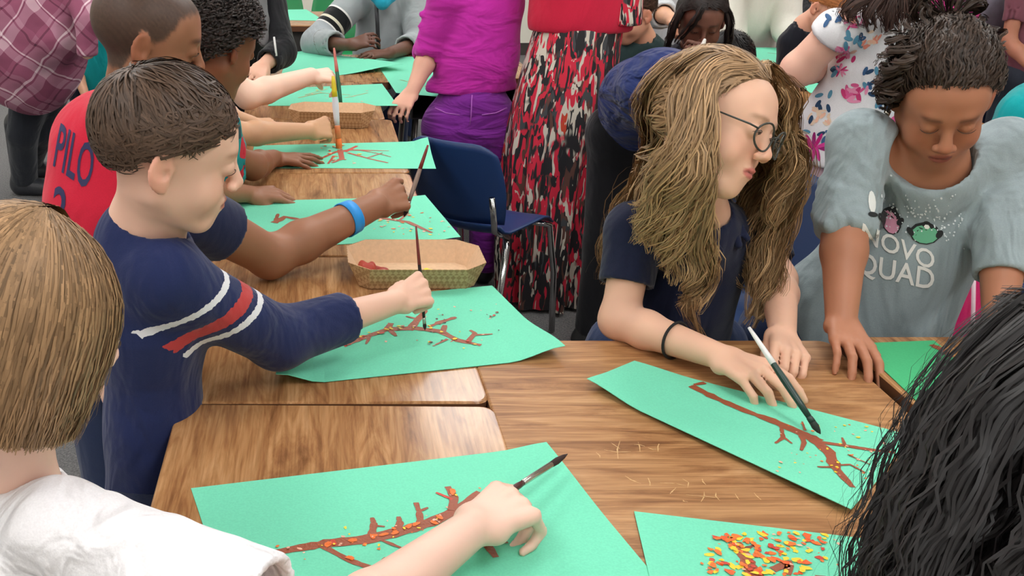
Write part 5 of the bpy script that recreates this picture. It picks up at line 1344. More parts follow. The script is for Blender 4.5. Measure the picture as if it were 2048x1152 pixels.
# ------------------------------------------------------------------ boy with black curls
def curly():
    C = Cz(430, 92, 2.42); R = frame((.66, .66, -.36), (0, 0, 1)); s = 1.02; sk = srgb(136, 88, 62)
    nb = A(425, 232, 2.46); W = Tz(548, 316, .725); E = np.array([-.13, 2.56, .77]); S = A(400, 290, 2.42)
    S2 = A(420, 260, 2.66); E2 = np.array([-.36, 2.68, .80]); W2 = np.array([-.33, 2.66, .62])
    m, nt, b = newmat('teal_print_shirt'); vo = nt.nodes.new('ShaderNodeTexVoronoi'); vo.inputs['Scale'].default_value = 30
    tc = nt.nodes.new('ShaderNodeTexCoord'); nt.links.new(tc.outputs['Object'], vo.inputs['Vector'])
    r = ramp(nt, [(0, srgb(0, 122, 128)), (.45, srgb(0, 140, 140)), (.62, srgb(225, 225, 225)), (.82, srgb(190, 30, 50)), (.92, srgb(10, 70, 80))], 'CONSTANT'); sx = nt.nodes.new('ShaderNodeSeparateColor')
    nt.links.new(vo.outputs['Color'], sx.inputs[0]); nt.links.new(sx.outputs[0], r.inputs['Fac']); nt.links.new(r.outputs['Color'], b.inputs['Base Color']); b.inputs['Roughness'].default_value = .8
    hp = np.array([-.34, 2.52, .55])
    root, T, so, V, Q = figure('boy with short black curls and teal patterned shirt behind buzz cut boy', (hp[0], hp[1], 0), sk, nb,
        [dict(S=S, E=E, W=W, r=(.036, .034, .032, .033, .023), sleeve=.55, hand=dict(fd=nrm((.97, .12, -.03)), back=(0, -.15, 1), side=-1, s=1.0, curl=((6, 12, 6), (10, 16, 8), (14, 18, 10), (18, 22, 10)), spread=10, thumb=(38, 16, 0, 0))),
         dict(S=S2, E=E2, W=W2, hand=dict(back=(0, 0, 1), side=1))],
        [(A(415, 320, 2.52), .095), (hp + (.03, 0, .1), .10), (hp, .105)], m, head=(C, R, s), flat=((.5, .8, 0), 1.0), hips=(hp + (0, .07, 0), hp + (0, -.07, 0)), feet=(hp * (1, 1, 0) + (0, .1, 0), hp * (1, 1, 0) + (0, -.1, 0)), pants=denim_m, hv=.0055, sv=.010, brow=srgb(30, 22, 18), lipcol=srgb(120, 70, 58))
    add_eyes(root, T, R, s, lid=.5)
    col = srgb(44, 36, 33)
    V, Q, c = hair_cap(C, R, s, [(0, .50), (45, .42), (60, .05), (85, .12), (100, -.35), (140, -.75), (180, -.8)], col, n=2600, length=.035, rad=(.090, .106, .098), lift=.014, width=.0034, jit=1.2, curl=.006, m=10, seed=17, colvar=.5)
    mesh_obj('hair', V, Q, hair_m, root, c)
curly()

# ------------------------------------------------------------------ two more children along the left row, mostly hidden, reaching in
def reacher(label, sk, Y, X, elbow, wrist, fd, back, side, curl, thumb, shirt, haircol, seed, other=None, sleeve=.55, spread=4, r=(.035, .033, .031, .033, .022), hs=1.0):
    hp = np.array([X - .06, Y, .55]); C = np.array([X, Y + .02, 1.10]); R = frame((.85, .35, -.35)); nb = np.array([X - .04, Y, .985])
    arms = [dict(S=nb + (.03, -.12, -.06), E=elbow, W=wrist, r=r, sleeve=sleeve, hand=dict(fd=fd, back=back, side=side, s=hs, curl=curl, spread=spread, thumb=thumb))]
    arms.append(other if other else dict(S=nb + (.02, .12, -.06), E=nb + (.0, .18, -.24), W=nb + (.12, .12, -.30), hand=dict(back=(0, 0, 1), side=-side)))
    root, T, so, V, Q = figure(label, (hp[0], hp[1], 0), sk, nb, arms, [(nb + (-.01, 0, -.10), .09), (hp + (.01, 0, .12), .095), (hp, .10)], shirt, head=(C, R, .98), flat=((1, 0, 0), .85), hips=(hp + (0, .07, 0), hp + (0, -.07, 0)), feet=(hp * (1, 1, 0) + (0, .1, 0), hp * (1, 1, 0) + (0, -.1, 0)), pants=denim_m, hv=.0058, sv=.012, brow=haircol * .8, lipcol=sk * .7)
    add_eyes(root, T, R, .98, lid=.5); short_hair(root, (C, R, .98), haircol, seed)
    return root
Wt = A(618, 262, 2.98); Et = A(470, 268, 2.86)
reacher('child with tan arm gripping a brush over the red branched paper', srgb(206, 158, 122), 2.96, -.30, Et, Wt, nrm(A(662, 252, 3.02) - Wt), (-.1, -.85, .5), -1, GRIP, (25, 40, 15, 15), cloth('grey_tee', srgb(120, 124, 130)), srgb(60, 44, 34), 31,
        other=dict(S=np.array([-.32, 3.08, .93]), E=np.array([-.30, 3.18, .78]), W=Tz(505, 246, .735), r=(.034, .031, .03, .031, .021), sleeve=.55, hand=dict(fd=nrm((.95, .25, 0)), back=(0, -.2, 1), side=1, s=.95, curl=FIST)))
brush(A(666, 152, 3.06), A(680, 316, 3.02), 'brush with yellow tip, pale handle and orange bristles held by tan fist', (216, 214, 222), .0085, (232, 120, 50), .16, .24, tailcol=(214, 190, 30), ferr=plain('orange_paint', srgb(226, 130, 80), .5))
Wp = A(622, 152, 3.58); Ep = A(496, 192, 3.40)
reacher('child with very pale bare arm reaching over the small kraft tray', srgb(244, 206, 184), 3.50, -.33, Ep, Wp, nrm(A(668, 148, 3.62) - Wp), (-.1, -.45, .85), -1, ((40, 40, 20), (46, 44, 20), (52, 50, 25), (58, 52, 25)), (25, 45, 10, 10), cloth('white_tee', srgb(210, 210, 212)), srgb(120, 90, 60), 32, r=(.044, .042, .040, .042, .028), hs=1.15)
brush(A(668, 96, 3.64), A(684, 226, 3.56), 'brush with green handle and red tail held by the pale hand', (24, 96, 70), .0065, (190, 110, 70), .04, .08, tailcol=(196, 110, 100))

# ------------------------------------------------------------------ person in black jacket behind the curls
def jacket():
    bm = cloth('black_jacket', srgb(30, 30, 34), fold=.5); hp = np.array([-.38, 4.25, .60]); C = A(500, -62, 4.25); R = frame((.7, -.5, -.4)); nb = C + (-.03, 0, -.13)
    root, T, so, V, Q = figure('person in black jacket with grey hood strip behind the black curls', (hp[0], hp[1], 0), srgb(226, 176, 152), nb,
        [dict(S=A(540, 12, 4.22), E=A(562, 104, 4.12), W=A(525, 132, 3.98), sleeve=1.75, sr=(.062, .058, .046), r=(.04, .036, .034, .034, .024), hand=dict(fd=nrm((-.25, -.85, -.2)), back=(.2, -.5, .8), side=-1, s=1.15, curl=((30, 60, 30),) * 4)),
         dict(S=A(440, 12, 4.3), E=A(430, 100, 4.2), W=A(470, 130, 4.0), sleeve=1.8, sr=(.06, .055, .045), hand=dict(back=(0, 0, 1), side=1))],
        [(A(478, 40, 4.28), .12), (A(462, 120, 4.28), .12), (hp, .12)], bm, head=(C, R, 1.02), hips=(hp + (.08, 0, 0), hp + (-.08, 0, 0)), feet=(hp * (1, 1, 0) + (.1, 0, 0), hp * (1, 1, 0) + (-.1, 0, 0)), toe=(0, -1), pants=black_m, hv=.008, sv=.012)
    short_hair(root, (C, R, 1.02), srgb(90, 60, 40), 41, 500)
    G = Field(); G.chain([A(522, -10, 4.14), A(524, 40, 4.12), A(528, 84, 4.10)], (.022, .024, .02), .02); Vv, Qq = G.mesh(.008, 2); mesh_obj('hood_strip', Vv, Qq, cloth('grey_fleece', srgb(118, 118, 120)), root)
    m = MB(); m.tube([A(548, 74, 4.03), A(553, 112, 4.0)], .004, 6); m.build('drawstring', plain('white_cord', srgb(225, 225, 225), .7), root)
jacket()

# ------------------------------------------------------------------ person in plaid shirt bending, far left
def plaid_mat():
    m, nt, b = newmat('plum_plaid_flannel'); b.inputs['Roughness'].default_value = .9
    tc = nt.nodes.new('ShaderNodeTexCoord'); mp = nt.nodes.new('ShaderNodeMapping'); mp.inputs['Rotation'].default_value = (0, math.radians(47), 0); nt.links.new(tc.outputs['Object'], mp.inputs['Vector'])
    nz = nt.nodes.new('ShaderNodeTexNoise'); nz.inputs['Scale'].default_value = 5; nt.links.new(tc.outputs['Object'], nz.inputs['Vector'])
    vm = nt.nodes.new('ShaderNodeMix'); vm.data_type = 'RGBA'; vm.blend_type = 'LINEAR_LIGHT'; vm.inputs[0].default_value = .05; nt.links.new(mp.outputs['Vector'], vm.inputs[6]); nt.links.new(nz.outputs['Color'], vm.inputs[7])
    sx = nt.nodes.new('ShaderNodeSeparateXYZ'); nt.links.new(vm.outputs[2], sx.inputs[0])
    def lane(sock):
        mu = nt.nodes.new('ShaderNodeMath'); mu.operation = 'MULTIPLY'; mu.inputs[1].default_value = 5.2; nt.links.new(sock, mu.inputs[0])
        fr = nt.nodes.new('ShaderNodeMath'); fr.operation = 'FRACT'; nt.links.new(mu.outputs[0], fr.inputs[0])
        r = ramp(nt, [(0, (.30, .30, .30)), (.30, (.62, .62, .62)), (.52, (.30, .30, .30)), (.56, (.95, .95, .95)), (.60, (.42, .42, .42)), (.86, (.14, .14, .14)), (.90, (.42, .42, .42))], 'CONSTANT'); nt.links.new(fr.outputs[0], r.inputs['Fac']); return r.outputs['Color']
    mx = nt.nodes.new('ShaderNodeMix'); mx.data_type = 'RGBA'; mx.inputs[0].default_value = .5; nt.links.new(lane(sx.outputs[0]), mx.inputs[6]); nt.links.new(lane(sx.outputs[2]), mx.inputs[7])
    r2 = ramp(nt, [(.15, srgb(88, 40, 62)), (.35, srgb(146, 76, 104)), (.55, srgb(186, 136, 156)), (.80, srgb(238, 214, 222))]); nt.links.new(mx.outputs[2], r2.inputs['Fac']); nt.links.new(r2.outputs['Color'], b.inputs['Base Color'])
    n1 = nt.nodes.new('ShaderNodeTexNoise'); n1.inputs['Scale'].default_value = 7; nt.links.new(tc.outputs['Object'], n1.inputs['Vector']); bp = nt.nodes.new('ShaderNodeBump'); bp.inputs['Strength'].default_value = .4; bp.inputs['Distance'].default_value = .08
    nt.links.new(n1.outputs['Fac'], bp.inputs['Height']); nt.links.new(bp.outputs['Normal'], b.inputs['Normal'])
    return m
def plaid():
    pm = plaid_mat(); f1, f2 = Tz(52, 388, 0), Tz(62, 352, 0); f1[2] = f2[2] = 0
    root = person('person in plum plaid shirt and dark boots bending at the far left', (f1[0], f1[1], 0))
    G = Field(); G.rc(A(50, 40, 4.75), A(60, 110, 4.7), .27, .24, .08); G.rc(A(40, 140, 4.75), A(70, 170, 4.7), .16, .10, .10); G.rc(A(125, 0, 4.55), A(112, 70, 4.5), .15, .11, .10); G.rc(A(20, -60, 4.8), A(60, 40, 4.7), .25, .25, .08)
    G.rc(A(150, -20, 4.45), A(174, 40, 4.35), .055, .05, .03); G.rc(A(174, 40, 4.35), A(175, 130, 4.35), .045, .042, .02, None, ((A(175, 112, 4.35), (0, 0, -1)),))
    V, Q = G.mesh(.012, 2); mesh_obj('shirt', V, Q, pm, root)
    B = Field(); C = A(130, -130, 4.5); R = frame((.6, -.2, -.7)); add_head(B, C, R, 1.05); B.rc(C, A(70, -40, 4.7), .05, .12, .04); B.rc(A(174, 60, 4.35), A(175, 104, 4.35), .03, .028, .02); B.rc(A(175, 104, 4.35), A(166, 60, 4.38), .02, .02, .02); V, Q = B.mesh(.008, 1); mesh_obj('body', V, Q, skin_m, root, skin_cols(V, srgb(224, 180, 156)))
    short_hair(root, (C, R, 1.05), srgb(80, 54, 40), 51, 500)
    h1, h2 = A(70, 150, 4.85), A(105, 150, 4.95); k1, k2 = A(45, 270, 4.86), A(80, 260, 5.0)
    trousers(root, h1, h2, f1, f2, cloth('black_jeans', srgb(40, 44, 52), fold=.4), (.105, .062), kneeL=k1, kneeR=k2)
    bm = plain('dark_leather_boot', srgb(46, 48, 54), .45, bump=.2, bscale=40)
    for f_ in (f1, f2):
        F = Field(); F.rc(f_ + (0, 0, .34), f_ + (-.01, 0, .07), .070, .050, .03); cut = ((np.zeros(3), (0, 0, -1)),); F.rc(f_ + (-.02, 0, .045), f_ + (.17, -.03, .032), .050, .034, .03, None, cut); V, Q = F.mesh(.009, 2); mesh_obj('boot', V, Q, bm, root)
plaid()
def simple(label, sk, shirt, X, Y, shoulder_z, hipz, headC, fwd, haircol, seed, arms=None, pants=None, tr=.105, sv=.012, hv=.0095, hs=1., extra=None, lean=(0, 0), tab=None, flat=((0, 1, 0), .75), hairkw=None, neckhole=True, eyes=True, pr=(.075, .045), feet_at=None, aw=1., **kw):
    hp = np.array([X, Y, hipz]); C = np.asarray(headC, float); R = frame(fwd); nb = C + R @ np.array([0, -.025, -.125]) * hs
    nb = np.array([X + lean[0], Y + lean[1], shoulder_z + .06]) if nb is None else nb
    ch = (nb * .75 + hp * .25) + (0, 0, -.02)
    if arms is None: arms = [dict(S=nb + (.11 * aw, 0, -.07), E=nb + (.125 * aw, -.03, -.27), W=nb + (.06, -.16, -.38), sleeve=.6, hand=dict(back=(0, 0, 1), side=1)), dict(S=nb + (-.11 * aw, 0, -.07), E=nb + (-.125 * aw, -.03, -.27), W=nb + (-.06, -.16, -.38), sleeve=.6, hand=dict(back=(0, 0, 1), side=-1))]
    fx = hp * (1, 1, 0) if feet_at is None else np.array([feet_at[0], feet_at[1], 0])
    root, T, so, V, Q = figure(label, (hp[0], hp[1], 0), sk, nb, arms, [(ch, tr), ((ch + hp) / 2, tr * .98), (hp + (0, 0, .02), tr)], shirt, head=(C, R, hs), flat=flat, hips=(hp + (.07, 0, -.02), hp + (-.07, 0, -.02)), feet=(fx + (.09, 0, 0), fx + (-.09, 0, 0)), toe=(fwd[0], fwd[1] if abs(fwd[1]) + abs(fwd[0]) > .1 else 1), pants=pants or denim_m, hv=hv, sv=sv, brow=haircol * .8, lipcol=sk * np.array([.8, .55, .5]), shirt_extra=extra, neckhole=neckhole, pr=pr, **kw)
    if eyes: add_eyes(root, T, R, hs, lid=.5)
    hk = dict(hairkw or {}); 
    if tab: hk['tab'] = tab
    short_hair(root, (C, R, hs), haircol, seed, **hk)
    return root, T, so, V, Q, C, R
teal_m = cloth('teal_tee', srgb(14, 160, 164), fold=.4)
simple('child in teal tee and dark trousers behind the red jersey boy', srgb(200, 150, 120), teal_m, A(195, 170, 5.5)[0], 5.5, 1.0, .42, A(215, -20, 5.5), (.8, .3, -.2), srgb(50, 38, 30), 61, tr=.12, pants=cloth('navy_trousers', srgb(22, 26, 44)))

# ------------------------------------------------------------------ child in grey hoodie with striped sleeve at the end of the row
def hoodie():
    m = stripe_mat('grey_fleece_striped_sleeve', srgb(160, 168, 170), [0, .40, .43, .60, .645, .72, .745], [srgb(158, 166, 168), srgb(225, 225, 222), srgb(18, 20, 22), srgb(215, 210, 190), srgb(18, 20, 22), srgb(225, 225, 222), srgb(158, 166, 170)])
    X = A(765, 40, 5.0)[0]; S, E, W = A(712, 0, 4.98), A(632, 86, 4.82), A(700, 90, 4.60)
    def at(V):
        u = nrm(E - S); L = np.linalg.norm(E - S); al = (V - S) @ u; rd = np.linalg.norm(V - S - al[:, None] * u, axis=1); return {'sleeve': np.where(rd < .085, al / L, 0)}
    root = simple('child in grey zip hoodie with black striped sleeve at the row end', srgb(104, 68, 54), m, X, 5.02, .96, .50, A(775, -80, 5.0), (-.2, -.9, -.4), srgb(30, 24, 22), 62, tr=.135, shirt_attr=at,
        arms=[dict(S=S, E=E, W=W, r=(.04, .036, .034, .034, .025), sleeve=1.62, sr=(.072, .066, .054), hand=dict(fd=nrm(A(742, 76, 4.62) - W), back=(-.2, -.6, .7), side=-1, s=1.12, curl=RELAX)),
              dict(S=A(830, 5, 5.0), E=A(838, 88, 4.86), W=A(780, 106, 4.55), r=(.04, .036, .034, .034, .025), sleeve=1.5, sr=(.07, .064, .054), hand=dict(fd=nrm((-1, -.1, 0)), back=(0, -.2, 1), side=1, s=1.1, curl=RELAX))])[0]
    z = MB(); z.tube([A(752, 2, 4.86), A(755, 50, 4.87), A(757, 100, 4.88)], .009, 8); z.build('zip', plain('dark_zip', srgb(52, 54, 58), .5), root)
    G = Field(); G.chain([A(742, -14, 4.86), A(765, 6, 4.85), A(788, -10, 4.88)], (.024, .026, .024), .02); V, Q = G.mesh(.008, 2); mesh_obj('undershirt', V, Q, cloth('aqua_tie_dye', srgb(40, 170, 200)), root)
hoodie()
simple('child in teal top at the far desk left of the magenta sweater', srgb(190, 140, 110), cloth('teal_blouse', srgb(0, 128, 136)), A(852, 20, 5.95)[0], 5.95, 1.0, .55, A(850, -70, 5.95), (0, -1, -.2), srgb(40, 30, 26), 63, tr=.15)
simple('child in dark navy top between teal child and grey hoodie', srgb(190, 140, 110), cloth('dark_navy_top', srgb(24, 30, 56)), A(800, 20, 6.5)[0], 6.5, 1.0, .55, A(800, -80, 6.5), (0, -1, -.2), srgb(40, 30, 26), 64, tr=.12)

# ------------------------------------------------------------------ girl in magenta sweater and purple jeans
def magenta():
    m = cloth('magenta_knit', srgb(196, 44, 166), fold=.5, fscale=7, stretch=(.7, .7, 1.6)); pj = cloth('purple_jeans', srgb(122, 38, 142), fold=.6, fscale=9, stretch=(.6, .6, 2))
    Y = 3.78; S, E, W = A(892, -2, 3.74), A(858, 108, 3.78), A(824, 184, 3.70)
    hp = A(938, 255, Y); root, T, so, V, Q = figure('girl in magenta sweater and purple jeans with her back to us', (hp[0], hp[1], 0), srgb(226, 172, 150), A(965, -60, Y),
        [dict(S=S, E=E, W=W, r=(.04, .037, .035, .035, .024), sleeve=1.08, sr=(.060, .056, .052), hand=dict(fd=nrm(A(806, 206, 3.66) - W), back=(-.1, -.5, .8), side=1, s=1.05, curl=((35, 60, 30),) * 4)),
         dict(S=A(1010, 0, 3.80), E=A(998, 90, 3.92), W=A(960, 120, 4.05), sleeve=1.1, sr=(.058, .054, .05), hand=dict(back=(0, 0, 1), side=-1))],
        [(A(962, 20, Y), .135), (A(955, 110, Y), .135), (A(942, 184, Y), .138)], m, head=(A(985, -140, Y), frame((.3, .9, -.2)), 1.1), flat=((0, 1, 0), .75), hv=.007, sv=.009,
        shirt_extra=lambda G: [G.planes.append((A(942, 192, Y - .1), (.04, 0, -1)))] + [G.rc(E + (-.036, -.034, .02 + q), E + (.036, -.034, .01 + q), .011, .011, .014) for q in (.0, .04, .08, .12)] + [G.rc(A(868, 176, Y), A(1016, 178, Y), .030, .030, .03)])
    short_hair(root, (A(985, -140, Y), frame((.3, .9, -.2)), 1.1), srgb(110, 76, 50), 65, 600)
    fL, fR = np.array([hp[0] + .09, Y + .02, 0]), np.array([hp[0] - .09, Y + .02, 0])
    trousers(root, hp + (.075, 0, 0), hp + (-.06, 0, 0), fL, fR, pj, (.098, .058), seat=A(945, 205, Y), h=.009); shoes(root, fL, fR, (.2, 1))
    m = MB(); 
    for q in (-1, 1): m.tube([A(942 + q * 72, 212 + 4, Y - .085), A(942 + q * 50, 226, Y - .112), A(942 + q * 22, 230, Y - .122)], .0022, 5)
    m.tube([A(944, 190, Y - .12), A(942, 232, Y - .125), A(938, 262, Y - .12)], .002, 5)
    tag(m.build('jean_stitching', plain('lilac_stitch', srgb(176, 96, 190), .8), root), kind='stuff')
magenta()

# ------------------------------------------------------------------ woman in patterned long skirt
def skirt_mat():
    m, nt, b = newmat('brushstroke_print'); b.inputs['Roughness'].default_value = .8
    tc = nt.nodes.new('ShaderNodeTexCoord')
    def layer(rot, sc, scale):
        mp = nt.nodes.new('ShaderNodeMapping'); mp.inputs['Rotation'].default_value = rot; mp.inputs['Scale'].default_value = sc; nt.links.new(tc.outputs['Object'], mp.inputs['Vector'])
        nz = nt.nodes.new('ShaderNodeTexNoise'); nz.inputs['Scale'].default_value = 16; nz.inputs['Detail'].default_value = 3; nt.links.new(mp.outputs['Vector'], nz.inputs['Vector'])
        mx = nt.nodes.new('ShaderNodeMix'); mx.data_type = 'RGBA'; mx.blend_type = 'LINEAR_LIGHT'; mx.inputs[0].default_value = .16; nt.links.new(mp.outputs['Vector'], mx.inputs[6]); nt.links.new(nz.outputs['Color'], mx.inputs[7])
        vo = nt.nodes.new('ShaderNodeTexVoronoi'); vo.inputs['Scale'].default_value = scale; nt.links.new(mx.outputs[2], vo.inputs['Vector'])
        sp = nt.nodes.new('ShaderNodeSeparateColor'); nt.links.new(vo.outputs['Color'], sp.inputs[0])
        K, Rr, Cr, Bn, Gy, Og = srgb(30, 28, 32), srgb(206, 34, 62), srgb(206, 198, 184), srgb(92, 58, 50), srgb(64, 66, 70), srgb(196, 66, 40)
        r = ramp(nt, [(0, Rr), (.25, K), (.48, Cr), (.67, Bn), (.76, K), (.86, Gy), (.92, Rr), (.985, Og)], 'CONSTANT'); nt.links.new(sp.outputs[0], r.inputs['Fac']); return r.outputs['Color']
    a = layer((0, .5, .3), (1, 1, .22), 34); c = layer((0, -1.0, .2), (1, 1, .2), 40)
    n0 = nt.nodes.new('ShaderNodeTexNoise'); n0.inputs['Scale'].default_value = 7; n0.inputs['Detail'].default_value = 2; nt.links.new(tc.outputs['Object'], n0.inputs['Vector'])
    rr = ramp(nt, [(.49, (0, 0, 0)), (.51, (1, 1, 1))]); nt.links.new(n0.outputs['Fac'], rr.inputs['Fac'])
    mx = nt.nodes.new('ShaderNodeMix'); mx.data_type = 'RGBA'; nt.links.new(rr.outputs['Color'], mx.inputs[0]); nt.links.new(a, mx.inputs[6]); nt.links.new(c, mx.inputs[7]); nt.links.new(mx.outputs[2], b.inputs['Base Color'])
    return m
def woman():
    sm = skirt_mat(); red = cloth('red_knit_top', srgb(206, 34, 66), fold=.35)
    Y = 3.62; X = A(1112, 300, Y)[0]; root = person('woman in long red, black and cream patterned skirt', (X, Y, 0))
    nu, nv = 96, 50; V = []
    for j in range(nv):
        t = j / (nv - 1); z = 1.0 - t * .985; cx = X + .045 * (1 - t) - .03 * math.sin(t * 3)
        a_, b_ = .140 + .040 * math.sin(min(1, t * 2.2) * math.pi * .5) - .03 * t, .12 + .04 * math.sin(min(1, t * 2) * math.pi * .5)
        for i in range(nu):
            an = 2 * math.pi * i / nu; fo = (.014 * math.sin(9 * an + 1.2 + t) + .010 * math.sin(14 * an + 2 * t)) * sstep(.1, .9, t) * 1.3
            V.append((cx + (a_ + fo) * math.cos(an), Y + (b_ + fo) * math.sin(an), z))
    F = np.array([(j*nu+i, (j+1)*nu+i, (j+1)*nu+(i+1) % nu, j*nu+(i+1) % nu) for j in range(nv-1) for i in range(nu)])
    mesh_obj('skirt', V, F[:, ::-1], sm, root)
    G = Field(); w_ = np.array([X + .045, Y, 1.0]); G.rc(w_ + (0, 0, -.0), w_ + (0, 0, .22), .175, .17, .05, ((0, 1, 0), .72), ((w_ + (0, 0, -.045), (0, 0, -1)),)); G.rc(w_ + (0, 0, .22), w_ + (0, 0, .42), .165, .13, .05, ((0, 1, 0), .72))
    S = w_ + (.15, 0, .40); E = w_ + (.125, -.05, .12); S2 = w_ + (-.16, .02, .40); E2 = w_ + (-.15, .16, .16); W2 = w_ + (-.05, .30, .2)
    G.rc(S2, E2, .06, .05, .03); G.rc(E2, W2, .05, .045, .02); G.rc(S, S2, .06, .06, .05); Vv, Q = G.mesh(.011, 2); mesh_obj('top', Vv, Q, red, root)
    K = Field(); K.rc(S, E, .062, .056, .02); K.rc(E, E + (.0, -.01, -.16), .055, .058, .03, None, ((E + (0, 0, -.14), (0, 0, -1)),)); Vv, Q = K.mesh(.009, 2); mesh_obj('sleeve', Vv, Q, sm, root)
    B = Field(); C = w_ + (0, .02, .64); R = frame((.2, .9, -.3)); add_head(B, C, R, 1.12); neck(B, C, R, w_ + (0, 0, .46), 1.1); B.rc(w_ + (0, 0, .44), w_, .08, .1, .03)
    add_arm(B, S, E, E + (.02, .2, -.06)); add_hand(B, E + (.02, .2, -.06), (0, 1, -.1), (0, 0, 1), -1, 1.05); add_arm(B, S2, E2, W2); add_hand(B, W2, (.3, 1, 0), (0, 0, 1), 1, 1.05)
    Vv, Q = B.mesh(.007, 1); mesh_obj('body', Vv, Q, skin_m, root, skin_cols(Vv, srgb(222, 176, 150))); short_hair(root, (C, R, 1.12), srgb(60, 42, 34), 71, 600)
    fm = plain('cream_shoe', srgb(220, 214, 200), .5); ft = Tz(1116, 606, 0); shoes(root, (ft[0] - .02, ft[1] + .07, 0), (ft[0] + .12, ft[1] + .2, 0), (-.1, -1), fm, .2)
woman()

# ------------------------------------------------------------------ child in navy top bending beside the skirt
def navy_back():
    m = cloth('navy_mesh_top', srgb(32, 46, 98), fold=1.0, fscale=8, stretch=(.5, 1, 2.2)); b0 = A(1285, 195, 3.12); b1 = A(1322, 182, 2.98); b2 = A(1392, 235, 2.86)
    hp = b0 + (.0, .06, -.08); C = A(1425, 262, 2.74); R = frame((.6, -.5, -.6))
    root, T, so, V, Q = figure('child in navy top bending over, between patterned skirt and wavy hair', (hp[0], hp[1], 0), srgb(200, 150, 120), b2 + (.03, -.02, .02),
        [dict(S=b2 + (-.02, -.10, -.03), E=b2 + (.05, -.16, -.15), W=b2 + (.14, -.10, -.2), hand=dict(back=(0, 0, 1), side=-1)), dict(S=b2 + (.06, .10, .0), E=b2 + (.14, .12, -.12), W=b2 + (.2, .04, -.18), hand=dict(back=(0, 0, 1), side=1))],
        [(b2, .09), (b1, .115), (b0, .115), (hp, .105)], m, head=(C, R, 1.), flat=((0, 0, 1), .95), hips=(hp + (.07, 0, -.04), hp + (-.05, .02, -.04)), feet=(np.array([hp[0] + .08, hp[1], 0]), np.array([hp[0] - .07, hp[1], 0])), pants=black_m, hv=.007, sv=.008)
    short_hair(root, (C, R, 1.), srgb(40, 30, 26), 72, 600)
navy_back()

# ------------------------------------------------------------------ children at the back
# face peeking beside the red sleeve
C = Cz(1266, 28, 4.35); simple('brown haired child whose cheek and ear show beside the red sleeve', srgb(226, 170, 140), cloth('dark_green_top', srgb(40, 60, 60)), C[0] + .03, 4.55, .9, .5, C, (-.8, -.35, -.35), srgb(70, 46, 34), 73, hv=.005)
# girl in dark tee with white letters
def dark_tee():
    C = Cz(1402, 40, 3.75); X = C[0]; sk = srgb(112, 72, 58); m = cloth('black_tee', srgb(28, 26, 38)); Wd = A(1424, 122, 3.62)
    root, T, so, V, Q, C, R = simple('girl with dark hair in black tee with white letters looking down', sk, m, X - .02, 4.0, .84, .45, C, (-.15, -.92, -.36), srgb(40, 32, 30), 74, hv=.0058, sv=.008, tr=.12,
        arms=[dict(S=C + (-.17, .10, -.20), E=C + (-.20, .02, -.36), W=C + (-.10, -.12, -.34), hand=dict(back=(0, 0, 1), side=-1)), dict(S=C + (.15, .10, -.20), E=C + (.17, .0, -.34), W=Wd, hand=dict(fd=nrm((-.7, -.2, .5)), back=(.3, -.6, .5), side=1, s=1.0, curl=GRIP))],
        tab=[(0, .62), (40, .55), (58, .3), (75, -.25), (180, -.8)], hairkw=dict(n=1800, length=.09, rad=(.084, .102, .09), width=.003))
    gd = [([T(.05 * q, .0, .09), T(.088 * q, .03, .02), T(.098 * q, .03, -.06), T(.10 * q, .0, -.12)], (.01, .016, .016, .008), 110) for q in (-1, 1)]
    gd.append(([T(.0, .03, .11), T(.03, .085, .06), T(.06, .085, .0), T(.085, .06, -.06)], (.008, .010, .010, .005), 60))
    Vh, Qh, c = locks(gd, C, srgb(40, 32, 30), m=12, width=.0035, wave=.004); mesh_obj('hair_lengths', Vh, Qh, hair_m, root, c)
    dd = nrm(A(1375, 118, 3.8) - np.array([0, 0, CAMZ])); print_text(root, 'BO', V, Q, A(1374, 116, 3.8), (1, 0, 0), (0, .2, 1), .042, plain('white_letter', srgb(226, 214, 226), .7), dd, squeeze=1.1)
    brush(A(1410, 78, 3.58), A(1396, 120, 3.56), 'short white handled brush held near the face of dark haired girl', (226, 222, 214), .0085, (120, 90, 70), .1, .15)
dark_tee()
# black bun in front of the white sweatshirt
C = Cz(1456, 128, 4.15); simple('child with black hair, only the crown showing beyond the wavy hair', srgb(120, 80, 60), black_m, C[0], 4.3, .75, .42, C, (-.2, -.7, -.7), srgb(22, 18, 18), 75, hv=.006, hairkw=dict(n=700, rad=(.092, .108, .095)))
# grey sleeved child pointing
def pointer():
    m = cloth('light_grey_sweater', srgb(196, 200, 204), fold=.5); S, E, W = A(1262, -10, 4.9), A(1320, 26, 4.8), A(1346, 40, 4.55)
    simple('child in light grey sweater pointing across the table', srgb(222, 168, 136), m, A(1325, 60, 5.1)[0], 5.1, .95, .5, A(1335, -75, 5.1), (-.1, -.9, -.3), srgb(60, 42, 32), 76, tr=.13,
        arms=[dict(S=S, E=E, W=W, sleeve=1.35, sr=(.07, .065, .055), r=(.04, .036, .034, .034, .026), hand=dict(fd=nrm(A(1372, 56, 4.4) - W), back=(-.1, -.4, .9), side=-1, s=1.1, curl=((5, 8, 5), (60, 70, 30), (65, 75, 30), (65, 75, 30)))), dict(S=A(1380, 0, 5.1), E=A(1385, 70, 5.0), W=A(1365, 110, 4.9), sleeve=1.4, sr=(.065, .06, .05), hand=dict(back=(0, 0, 1), side=1))])
pointer()
